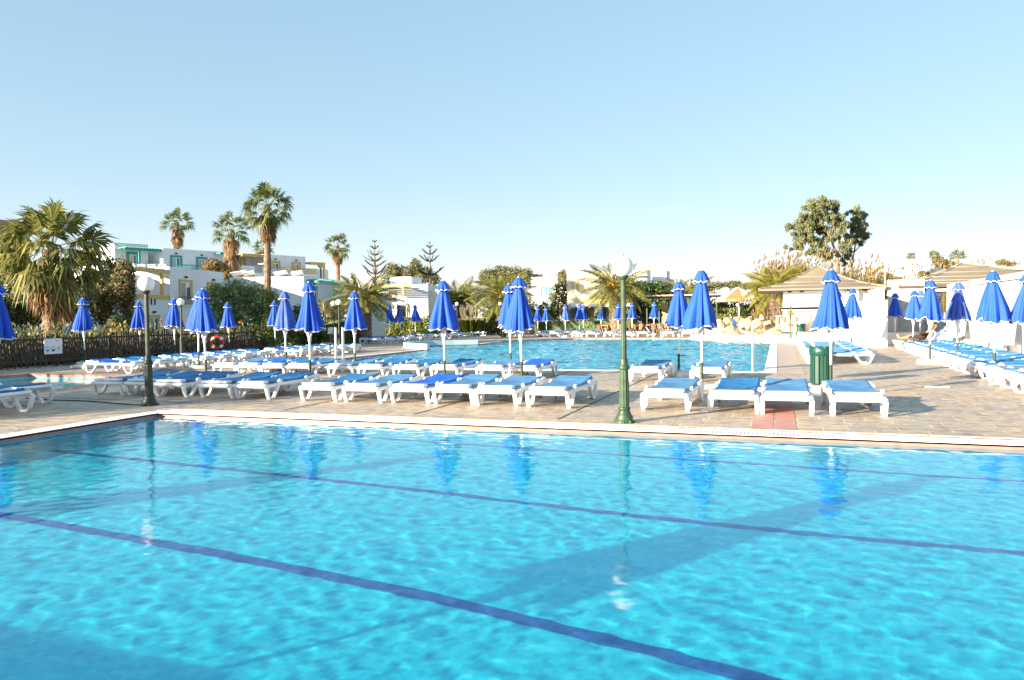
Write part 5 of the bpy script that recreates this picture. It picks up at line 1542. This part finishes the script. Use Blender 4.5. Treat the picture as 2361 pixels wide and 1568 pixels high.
# reeds and pampas
def reeds(name, x0, x1, yb, yt, depth, n, label, seed, spread=6, plume=.5, cat='reeds'):
    r = random.Random(seed); s = px(depth); mb = MB(); base = W((x0 + x1) / 2, yb, depth); off = Vector((base.x, base.y, 0))
    lv = Vector((math.cos(YAW), math.sin(YAW), 0))
    for _ in range(n):
        x = r.uniform(x0, x1); f = .55 + .45 * noise.noise(Vector((x * .035, seed, 0))) * 1.2
        yy = yb + (yt - yb) * min(1.05, max(.25, f + r.uniform(-.25, .3)))
        p = W(x, yb, depth + r.uniform(-spread, spread)) - off; top = W(x, yy, depth).z; p.z = 0
        q = p + Vector((0, 0, top)) + lv * r.uniform(-.5, 1.0) + Vector((r.uniform(-.3, .3), r.uniform(-.3, .3), 0)); w = lv * (1.3 * s)
        m = p.lerp(q, .6) - lv * .1
        mb.add([p - w, p + w, m + w, q, m - w], [(0, 1, 2, 3, 4)])
        for g in range(5):      # leaves
            a = p.lerp(q, r.uniform(.45, .95)); d = (lv * r.choice((-1, 1)) * r.uniform(.4, 1) + Vector((0, 0, r.uniform(-.2, .9)))).normalized(); L = r.uniform(6, 13) * s
            e = Vector((0, 0, .8 * s)); mb.add([a - e, a + d * L * .5 + e, a + d * L + Vector((0, 0, -.2)) * L, a + d * L * .5 - e], [(0, 1, 2, 3)])
        if r.random() < plume:
            L = r.uniform(9, 15) * s; d = (Vector((0, 0, 1)) + lv * r.uniform(0, .5)).normalized(); sd = d.cross(rvec(r)).normalized() * (1.9 * s)
            mb.add([q, q + d * L * .35 + sd, q + d * L, q + d * L * .35 - sd], [(0, 1, 2, 3)])
            sd = d.cross(sd).normalized() * (1.9 * s); mb.add([q, q + d * L * .35 + sd, q + d * L, q + d * L * .35 - sd], [(0, 1, 2, 3)])
    o = mb.build(name, M['cane'], None, off); tag(o, label, cat, kind='stuff'); return o


reeds('reed_bed', 1742, 1905, 690, 588, 60, 800, 'golden reeds standing behind the left slope of the bar hut roof', 81)
reeds('reed_bed', 1935, 2030, 690, 605, 62, 420, 'golden reeds behind the right slope of the bar hut roof', 82)
reeds('reed_bed', 2025, 2345, 690, 596, 64, 150, 'thin plumed reeds in front of the right-hand white house', 83, plume=.85)
bush('green_shrub', [(2050, 640, 14, 10), (2072, 645, 14, 8), (2165, 605, 18, 14), (2190, 612, 16, 10), (2130, 632, 14, 8), (2310, 606, 14, 8), (2330, 610, 14, 6)], 70, [M['leaf_gold'], M['leaf_olive']], 'scattered golden shrubs above the right-hand tan roof', 'shrub', 1.2, 84, 4)


def pampas(x, yb, yt, wpx, depth, label, seed, n=70):
    r = random.Random(seed); s = px(depth); b = W(x, yb, depth); root = thing('pampas_grass', (b.x, b.y, 0), label, 'grass clump', 'pampas grass clumps'); mb = MB(); mp = MB(); H = W(x, yt, depth).z
    for k in range(n * 4):
        a = r.uniform(0, 6.28); d = Vector((math.cos(a), math.sin(a), 0)); L = H * r.uniform(.45, .75); o = d * r.random() * wpx * s * .3
        p = [o, o + d * L * .18 + Vector((0, 0, L * .7)), o + d * L * .55 + Vector((0, 0, L * .8))]; w = Vector((-d.y, d.x, 0)) * .025
        mb.add([p[0] - w, p[0] + w, p[1] + w, p[2], p[1] - w], [(0, 1, 2, 3, 4)])
    for k in range(n):
        a = r.uniform(0, 6.28); d = Vector((math.cos(a), math.sin(a), 0)) * r.random() * wpx * s * .55; q = Vector((d.x, d.y, H * r.uniform(.75, 1.0))); o = d * .5
        w = Vector((.014, 0, 0)); mb.add([o - w, o + w, q + w, q - w], [(0, 1, 2, 3)])
        dr = (q - o).normalized(); L = H * .32
        for g in range(3):
            sd = dr.cross(rvec(r)).normalized() * L * .075; st = q - dr * L * .75; mp.add([st, st + dr * L * .5 + sd, st + dr * L * 1.1, st + dr * L * .5 - sd], [(0, 1, 2, 3)])
    mb.build('grass_blades', M['leaf_yellow'], root); mp.build('plume', M['plume'], root)['kind'] = 'stuff'


pampas(1083, 768, 706, 44, 64, 'white pampas grass clump beside the far-left loungers', 91, 60)
pampas(930, 768, 700, 46, 62, 'pale pampas grass behind the distant hedge parasols', 92, 60)
pampas(742, 765, 700, 22, 46, 'small pampas clump between the large parasol and twin lamps', 93, 14)

# off to the left behind the viewer: the garden trees that shade this side of the deck


def shade_tree(x, y, h, rad, seed, label, n=2600):
    r = random.Random(seed); root = thing('garden_tree', (x, y, 0), label, 'tree'); MB().tube([(0, 0, 0), (.1, 0, h * .35), (0, .1, h * .7)], [.22, .17, .08], 8).build('trunk', M['grey_bark'], root); mb = MB()
    for k in range(9): cloud(mb, (r.uniform(-.6, .6) * rad, r.uniform(-.6, .6) * rad, h * r.uniform(.38, .82)), (rad * .55, rad * .55, h * .2), n // 9, .22, r, .2)
    mb.build('crown', M['leaf_dark'], root)


shade_tree(-25.4, -2.0, 6.0, 2.6, 101, 'garden tree out of view behind the paddling pool, nearer')
shade_tree(-28.6, -3.2, 7.2, 2.2, 102, 'garden tree out of view behind the paddling pool, farther')
shade_tree(-21.6, -1.4, 5.2, 2.2, 103, 'small garden tree out of view beside the front pool')
tag(MB().box((-9.1, -1.15, .5), (6.8, .4, 1.02)).build('added_shade_wall', M['white_wall']), 'unseen low white wall added to shade the front pool floor', 'low wall')  # added out of view, only to cast the shadow on the near pool floor
shade_tree(-31.5, 2.0, 6.2, 1.6, 104, 'slim garden tree out of view beyond the paddling pool', 900)

# ------------------------------------------------------------------ rocks
RK = [(1662, 752, 30, 26, 50), (1694, 760, 34, 24, 49), (1722, 744, 38, 30, 51.5), (1748, 756, 34, 30, 50), (1705, 738, 30, 20, 52.5), (1774, 748, 34, 26, 51), (1783, 764, 34, 16, 48.5), (1678, 742, 26, 18, 52.5), (1757, 732, 22, 16, 53), (1735, 768, 30, 10, 48.6), (1800, 757, 24, 20, 49.5)]
for i, (x, y, w_, h_, d) in enumerate(RK):
    r = random.Random(200 + i); s = px(d); c = W(x, y, d); bm = bmesh.new(); bmesh.ops.create_icosphere(bm, subdivisions=4, radius=1)
    for v in bm.verts:
        q = v.co.copy(); k = 1 + .30 * noise.noise(q * 1.1 + Vector((i * 7, 0, 0))) + .12 * noise.noise(q * 3 + Vector((i, 5, 0)))
        for g in range(9):
            nrm = rvec(random.Random(i * 31 + g)); dd = q.dot(nrm)
            if dd > .55: q -= nrm * (dd - .55) * .95
        q *= k; v.co = Vector((q.x * w_ * s * .58, q.y * w_ * s * .5, q.z * h_ * s * .62))
    for f in bm.faces: f.smooth = True
    me = bpy.data.meshes.new('boulder'); bm.to_mesh(me); bm.free(); me.materials.append(M['rock']); o = bpy.data.objects.new('boulder', me); COL.objects.link(o)
    o.location = c; o.location.z = max(c.z, .2); o.rotation_euler = (0, 0, r.uniform(0, 6))
    tag(o, ['leftmost squat sandstone boulder on the white shore', 'low wide boulder second from the left at the water\'s edge', 'tall pointed boulder at the top of the rock pile', 'big dark-sided boulder in the middle of the pile', 'boulder behind, left of the pile\'s peak', 'rounded orange boulder right of the peak', 'low flat boulder at the front right of the pile', 'small boulder behind the left end of the pile', 'small boulder topping the right side of the pile', 'thin flat boulder lying at the front of the pile', 'pale boulder at the right end of the pile'][i], 'boulder', 'sandstone boulders beside the large pool')

# ------------------------------------------------------------------ pergola terrace across the pool
a = onU(1406, 760, 63); t = thing('pergola', (a.x, 63, 0), 'flat green-framed pergola with corrugated roof over the cafe tables', 'pergola')
z1 = onU(1406, 688, 63).z; xr = onU(1660, 690, 63).x - a.x
MB().box((xr / 2, 3.0, z1 + .12), (xr + .6, 7.0, .05), Matrix.Rotation(R(1.2), 4, 'X')).build('roof_sheet', M['parasol'], t)
for y in (0, 3, 6): MB().box((xr / 2, y, z1 + y * .02), (xr, .12, .14)).build('beam', M['lamp_green'], t)
mb = MB()
for k in range(60): mb.box((xr * k / 59, 3.0, z1 + .17), (.10, 7.0, .05), Matrix.Rotation(R(1.2), 4, 'X'))
mb.build('corrugation', M['parasol'], t)
for f in (0, .24, .46, .72, .97):
    for y in (0, 6): MB().box((xr * f, y, z1 / 2), (.11, .11, z1)).build('post', M['lamp_green'], t)
# orange pillars and back wall hints
for x, lab in ((1537, 'yellow pillar at the back of the pergola terrace'),):
    p = W(x, 745, 71); tag(MB().box((0, 0, 1.3), (.8, .5, 2.6)).build('pillar', M['yellow'], None, (p.x, p.y, 0)), lab, 'pillar')


def chair_bm():
    out = {}
    m = MB(); m.rbox((0, 0, .42), (.50, .48, .05), .015); out['seat'] = m
    m = MB()
    for k in range(9):
        a0 = math.pi * (k - .5) / 8 + 0; m.box((.25 * math.cos(math.pi * k / 8), .22 * math.sin(math.pi * k / 8) + .02, .64 - .06 * (1 - math.sin(math.pi * k / 8))), (.055, .05, .40), None)
    m.tube([(.27 * math.cos(math.pi * k / 10), .24 * math.sin(math.pi * k / 10) + .02, .84 - .14 * (1 - math.sin(math.pi * k / 10))) for k in range(11)], .028, 6); out['backrest'] = m
    return out


def cafe_chair(x, y, rz, label, first=[]):
    if not first:
        t = thing('cafe_chair', (x, y, 0), label, 'chair', 'orange rattan chairs under the pergola', rz); q = chair_bm()
        q['seat'].build('seat', M['rattan'], t); q['backrest'].build('backrest', M['rattan'], t)
        for sx in (-1, 1):
            for sy in (-1, 1): MB().tube([(sx * .22, sy * .2, .42), (sx * .25, sy * .23, 0)], .02, 6).build('leg', M['rattan'], t)
        first.append(t)
    else:
        t = copy_tree(first[0]); t.location = (x, y, 0); t.rotation_euler = (0, 0, rz); t['label'] = label
    return t


def cafe_table(x, y, label, first=[]):
    if not first:
        t = thing('cafe_table', (x, y, 0), label, 'table', 'cafe tables under the pergola'); MB().rbox((0, 0, .74), (.9, .9, .04), .012).build('tabletop', M['table'], t)
        for s_ in (-1, 1): MB().tube([(s_ * .38, -.3, 0), (-s_ * .1, .0, .72)], .022, 6).tube([(s_ * .38, .3, 0), (-s_ * .1, .0, .72)], .022, 6).build('leg', M['white_metal'], t)
        first.append(t)
    else:
        t = copy_tree(first[0]); t.location = (x, y, 0); t['label'] = label
    return t


xs = [1378, 1408, 1432, 1458, 1482, 1506, 1530, 1556, 1582, 1606]
for i, x in enumerate(xs):
    p = onU(x, 760, 61.0 + .4 * (i % 2)); cafe_chair(p.x, p.y, R([-70, 10, 180, 30, 160, 200, 0, 150, 20, 90][i]), f'orange rattan chair, {ORD[i]} from the left in the front line of the pergola terrace')
for i, x in enumerate([1394, 1420, 1446, 1472, 1498, 1524, 1550, 1574]):
    p = onU(x, 756, 63.6 + .3 * (i % 2)); cafe_chair(p.x, p.y, R([20, 190, -30, 170, 0, 150, 40, 200][i]), f'orange rattan chair, {ORD[i]} from the left in the back line of the pergola terrace')
for i, x in enumerate([1394, 1424, 1456, 1490, 1522, 1552, 1592]):
    p = onU(x, 758, 62.3); cafe_table(p.x, p.y, f'pale square cafe table, {ORD[i]} from the left under the pergola')
# open pale parasol
p = W(1704, 735, 56); t = thing('open_parasol', (p.x, p.y, 0), 'open pale cantilever-size parasol with an orange panel above the rocks', 'parasol')
zt, ze = W(1702, 663, 56).z, W(1702, 690, 56).z; rr = 52 * px(56); mb = MB(); mr = MB()
for k in range(8):
    a0, a1 = 2 * math.pi * k / 8 + .2, 2 * math.pi * (k + 1) / 8 + .2; q = mr if k == 5 else mb
    A, B, Cc = Vector((rr * math.cos(a0), rr * math.sin(a0), ze)), Vector((rr * math.cos(a1), rr * math.sin(a1), ze)), Vector((0, 0, zt))
    m0, m1 = A.lerp(Cc, .5) + Vector((0, 0, .06)), B.lerp(Cc, .5) + Vector((0, 0, .06)); q.add([A, B, m1, m0, Cc], [(0, 1, 2, 3), (3, 2, 4)])
    q.add([A, B, B - Vector((0, 0, .18)), A - Vector((0, 0, .18))], [(0, 3, 2, 1)])
mb.build('canopy', M['parasol'], t); mr.build('canopy_panel', M['parasol_red'], t); MB().tube([(0, 0, 0), (0, 0, zt)], .05, 8).build('pole', M['white_metal'], t)
# director chairs
q0 = None
for i, (x, d, lab) in enumerate(((1692, 55, 'blue canvas deck chair, left one under the open parasol'), (1713, 55, 'blue canvas deck chair, right one under the open parasol'), (1754, 55, 'blue canvas deck chair, left one behind the boulders'), (1774, 55, 'blue canvas deck chair, right one behind the boulders'))):
    p = W(x, 738, d); zb = W(x, 753, d).z
    if q0 is None:
        t = thing('deck_chair', (p.x, p.y, zb - .3), lab, 'chair', 'blue canvas deck chairs behind the rocks'); q0 = t
        MB().box((0, 0, .38), (.56, .5, .03)).build('seat', M['blue_sat'], t); MB().box((0, -.24, .72), (.52, .03, .46), Matrix.Rotation(R(8), 4, 'X')).build('backrest', M['blue_sat'], t)
        for sx in (-1, 1): MB().tube([(sx * .29, -.26, 0), (sx * .29, -.30, 1.02)], .025, 6).tube([(sx * .29, .25, 0), (sx * .29, .25, .60), (sx * .29, -.26, .62)], .022, 6).build('side_frame', M['white_metal'], t)
    else:
        t = copy_tree(q0); t['label'] = lab; t.location = (p.x, p.y, zb - .3)
    t.rotation_euler = (0, 0, R(20 + 8 * i))
tag(MB().box((0, 0, .15), (9, 5, .3)).build('paved_ledge', M['pale_joint'], None, tuple(W(1730, 752, 56.5).xy) + (.22,)), 'pale raised ledge behind the boulders', 'ledge')
# bar furniture
for i, (x, y, d, lab) in enumerate(((1797, 735, 47, 'dark-topped bar stool left of the bar, by the palm trunk'), (1848, 738, 42, 'wooden bar stool at the counter right of the lifebuoy'), (1866, 745, 42, 'pale bar stool half behind the green bin'))):
    p = W(x, y, d); t = thing('bar_stool', (p.x, p.y, .55), lab, 'stool', 'bar stools'); MB().lathe([(.0, .78), (.22, .78), (.23, .80), (.22, .84), (0, .85)], 18).build('seat', M['table'], t)
    for k in range(4): a = k * math.pi / 2 + .5; MB().tube([(.14 * math.cos(a), .14 * math.sin(a), .78), (.25 * math.cos(a), .25 * math.sin(a), 0)], .026, 6).build('leg', M['table'], t)
p = W(1988, 747, 42.3); t = thing('wooden_bench', (p.x, p.y, .556), 'orange-brown wooden bench under the bar roof at its right end', 'bench'); t.rotation_euler = (0, 0, R(5))
MB().box((0, 0, .40), (1.3, .45, .06)).build('seat', M['rattan'], t); MB().box((0, .24, .92), (1.3, .05, .10)).box((0, .24, .68), (1.3, .05, .08)).box((0, .24, .66), (.07, .05, .5)).box((-.6, .24, .5), (.08, .06, 1.0)).box((.6, .24, .5), (.08, .06, 1.0)).build('backrest', M['rattan'], t)
for sx in (-1, 1): MB().box((sx * .55, -.18, .19), (.07, .07, .38)).build('leg', M['rattan'], t)
for i, (x, d) in enumerate(((1890, 41.5), (1968, 41.2))):
    p = W(x, 755, d); t = thing('plastic_chair', (p.x, p.y, .556), ['white plastic chair at the bar behind the tall right parasol', 'white plastic chair at the bar left of the wooden bench'][i], 'chair', 'white chairs at the bar')
    MB().rbox((0, 0, .43), (.46, .46, .05), .015).build('seat', M['plastic'], t); MB().rbox((0, .22, .68), (.44, .04, .46), .015).build('backrest', M['plastic'], t)
    for sx in (-1, 1):
        for sy in (-1, 1): MB().tube([(sx * .2, sy * .2, .42), (sx * .23, sy * .22, 0)], .025, 6).build('leg', M['plastic'], t)


# ------------------------------------------------------------------ sunbather and towels
def towel_lounger(u, back, tw, label, v0, stripes=None):
    """raised-back lounger draped with a towel, feet at v0, head towards the wall"""
    t = thing('towel_lounger', (v0, u, 0), label, 'sun lounger', 'loungers with raised backs and towels', R(-90))
    fr = MB()
    for s in (-1, 1): fr.bar([(s * .33, 0, .28), (s * .33, 1.2, .28), (s * .33, 1.9, .28)], .045, .07); fr.bar([(s * .30, 1.15, .31), (s * .30, 1.15 + math.cos(back) * .78, .31 + math.sin(back) * .78)], .05, .05)
    fr.rbox((0, .05, .29), (.72, .14, .09), .02); fr.build('frame', M['plastic'], t)
    for s in (-1, 1):
        for yy in (.15, 1.55): MB().bar([(s * .33, yy - .12, .26), (s * .33, yy, .02), (s * .33, yy + .14, .02), (s * .33, yy + .28, .26)], .06, .05).build('leg', M['plastic'], t)
        MB().bar([(s * .29, 1.70, .28), (s * .29, 1.15 + math.cos(back) * .55, .31 + math.sin(back) * .55)], .03, .03).build('prop', M['plastic'], t)
    pr = [(.12, .335), (.6, .33), (1.12, .335), (1.2, .36), (1.15 + math.cos(back) * .75, .35 + math.sin(back) * .75), (1.19 + math.cos(back) * .80, .34 + math.sin(back) * .80), (1.21 + math.cos(back) * .74, .30 + math.sin(back) * .72), (1.24 + math.cos(back) * .45, .28 + math.sin(back) * .42)]
    def strip(x0, x1, m, nm, lift):
        mb = MB(); vs = []
        for k, (y, z) in enumerate(pr):
            for g in range(5): x = x0 + (x1 - x0) * g / 4; vs.append((x, y, z + lift + .012 * noise.noise(Vector((x * 5, y * 4, u)))))
        mb.add(vs, [(k * 5 + g, k * 5 + g + 1, k * 5 + g + 6, k * 5 + g + 5) for k in range(len(pr) - 1) for g in range(4)], sm=True); return mb.build(nm, m, t)
    strip(-.31, .31, M[tw[0]], 'towel', 0)
    for x0, x1 in ((-.33, -.22), (.22, .33)): strip(x0, x1, M[tw[1]], 'towel_border', .006)
    return t


ub = RU[21]
towel_lounger(ub, R(56), ('towel_y', 'towel_y'), 'raised lounger with a yellow towel under the reclining sunbather', 4.72)
towel_lounger(RU[20], R(50), ('towel_b', 'towel_y'), 'empty raised lounger with a blue and yellow towel beside the sunbather', 4.85)
towel_lounger(RU[3], R(30), ('towel_m', 'sand_towel'), 'raised lounger with a navy and cream towel at the right frame edge', 4.4)
r = random.Random(7); mb = MB()
for k in range(60): p = Vector((r.uniform(-.5, .5), r.uniform(-.26, .26), .02 + .10 * r.random())); leaf(mb, p, (Vector((0, 0, 1)) + rvec(r) * .7).normalized(), .22, r, .8, mi=r.choice((0, 0, 1, 2)))
tag(mb.build('beach_towel', [M['towel_m'], M['red'], M['plastic']], None, (5.5, 18.1, .36)), 'crumpled patterned red, white and navy towel on a right-hand lounger', 'towel')

# reclining figure, feet towards the pool
F0 = Vector((4.72, ub, 0))
sk = [  # name, parent, (along, across, up), radius
    ('pelvis', None, (1.12, 0, .47), (.150, .120)), ('waist', 'pelvis', (1.27, 0, .60), (.125, .100)), ('chest', 'waist', (1.40, 0, .80), (.155, .115)), ('neck0', 'chest', (1.47, 0, .96), (.085, .075)), ('neck', 'neck0', (1.48, 0, 1.03), (.050, .050)), ('skull', 'neck', (1.47, 0, 1.11), (.080, .090)), ('crown', 'skull', (1.475, 0, 1.21), (.070, .080))]
for s_, n_ in ((-1, 'l'), (1, 'r')):
    sk += [(n_ + 'hip', 'pelvis', (1.08, s_ * .10, .44), (.105, .095)), (n_ + 'knee', n_ + 'hip', (.68, s_ * .12, .46 + (.0 if s_ < 0 else .03)), (.066, .066)), (n_ + 'calf', n_ + 'knee', (.50, s_ * .12, .43), (.060, .058)), (n_ + 'ankle', n_ + 'calf', (.24, s_ * .11, .40), (.038, .038)), (n_ + 'heel', n_ + 'ankle', (.20, s_ * .11, .40), (.040, .040)), (n_ + 'toe', n_ + 'heel', (.14, s_ * .13, .56), (.028, .036)),
           (n_ + 'sh', 'neck0', (1.45, s_ * .17, .91), (.062, .060)), (n_ + 'elb', n_ + 'sh', (1.27, s_ * .26, .68), (.042, .042)), (n_ + 'wr', n_ + 'elb', (1.05, s_ * .15, .60), (.030, .030)), (n_ + 'palm', n_ + 'wr', (.98, s_ * .11, .60), (.036, .022))]
    for g in range(4): sk += [(f'{n_}f{g}', n_ + 'palm', (.90, s_ * (.07 + .022 * g), .592), (.011, .011)), (f'{n_}g{g}', f'{n_}f{g}', (.86, s_ * (.068 + .022 * g), .578), (.009, .009))]
    sk += [(n_ + 'th', n_ + 'palm', (.95, s_ * .055, .60), (.012, .012))]
idx = {q[0]: i for i, q in enumerate(sk)}; me = bpy.data.meshes.new('body')
me.from_pydata([q[2] for q in sk], [(idx[q[1]], i) for i, q in enumerate(sk) if q[1]], [])
tmp = bpy.data.objects.new('body_tmp', me); COL.objects.link(tmp); md = tmp.modifiers.new('skin', 'SKIN')
for i, q in enumerate(sk): me.skin_vertices[0].data[i].radius = q[3]
me.skin_vertices[0].data[0].use_root = True
sb = tmp.modifiers.new('sub', 'SUBSURF'); sb.levels = 2; sb.render_levels = 2
bpy.context.view_layer.update(); bme = bpy.data.meshes.new_from_object(tmp.evaluated_get(bpy.context.evaluated_depsgraph_get())); bpy.data.objects.remove(tmp)
bme.materials.clear(); bme.materials.append(M['skin'])
for f in bme.polygons: f.use_smooth = True
pt = thing('person', (F0.x, F0.y, .02), 'person in a dark patterned swimsuit reclining on the yellow towel lounger', 'person')
bo = bpy.data.objects.new('body', bme); COL.objects.link(bo); bo.parent = pt
mb = MB(); mb.lathe([(.0, -.10), (.06, -.095), (.088, -.03), (.092, .04), (.07, .095), (.0, .115)], 16, (1.50, 0, 1.165)); mb.build('hair', M['hair'], pt)
mb = MB()
def loft(rings, n=18):
    vs = []
    for (a, c, ra, rc, tilt) in rings:
        for k in range(n):
            th = 2 * math.pi * k / n; u_, w_ = ra * math.cos(th), rc * math.sin(th); vs.append((a + u_ * math.cos(tilt), w_, c + u_ * math.sin(tilt)))
    return vs, [(i * n + k, i * n + (k + 1) % n, (i + 1) * n + (k + 1) % n, (i + 1) * n + k) for i in range(len(rings) - 1) for k in range(n)]
v_, f_ = loft([(1.05, .47, .125, .19, .75), (1.16, .50, .135, .185, -.6), (1.28, .62, .120, .150, -.6), (1.37, .76, .135, .175, -.5), (1.42, .86, .120, .155, -.4)]); mb.add(v_, f_, sm=True); mb.build('swimsuit', M['suit'], pt)
mb = MB()
for s_ in (-1, 1): mb.tube([(1.396, s_ * .035, 1.125), (1.392, s_ * .035, 1.125)], .013, 8)
mb.build('sunglasses', M['dark'], pt)
mb = MB(); mb.tube([(1.39, 0, 1.10), (1.375, 0, 1.085), (1.395, 0, 1.075)], [.010, .016, .012], 6); mb.build('nose', M['skin'], pt)

# ------------------------------------------------------------------ last small things
p = onU(1515, 780, 50.4); t = thing('pool_ladder', (p.x, 50.45, 0), 'thin steel pool ladder on the far edge of the large pool', 'ladder')
for s_ in (-.27, .27): MB().tube([(s_, .35, 0), (s_, .35, .75), (s_, .25, .95), (s_, .05, .95), (s_, -.15, .8), (s_, -.25, -.5)], .028, 8).build('handrail', M['steel'], t)
for z in (-.05, -.3): MB().tube([(-.27, -.22, z), (.27, -.22, z)], .022, 6).build('rung', M['steel'], t)
p = W(740, 640, 95); z = W(740, 611, 95).z; t = thing('street_lamp', (p.x, p.y, 0), 'small street lamp rising behind the teal pergola house', 'street lamp')
MB().tube([(0, 0, 0), (0, 0, z - .4)], .09, 8).build('pole', M['dark'], t); MB().lathe([(.12, z - .45), (.42, z - .1), (.45, z), (.1, z + .25), (0, z + .3)], 14).build('lantern', M['yellow'], t)
p = W(1684, 668, 130); z = W(1684, 650, 130).z; t = thing('utility_pole', (p.x, p.y, 0), 'distant wooden utility pole above the open pale parasol', 'pole')
MB().tube([(0, 0, 0), (0, 0, z)], .14, 7).build('pole', M['grey_bark'], t); MB().box((0, 0, z - .5), (1.6, .12, .14)).build('crossarm', M['grey_bark'], t)
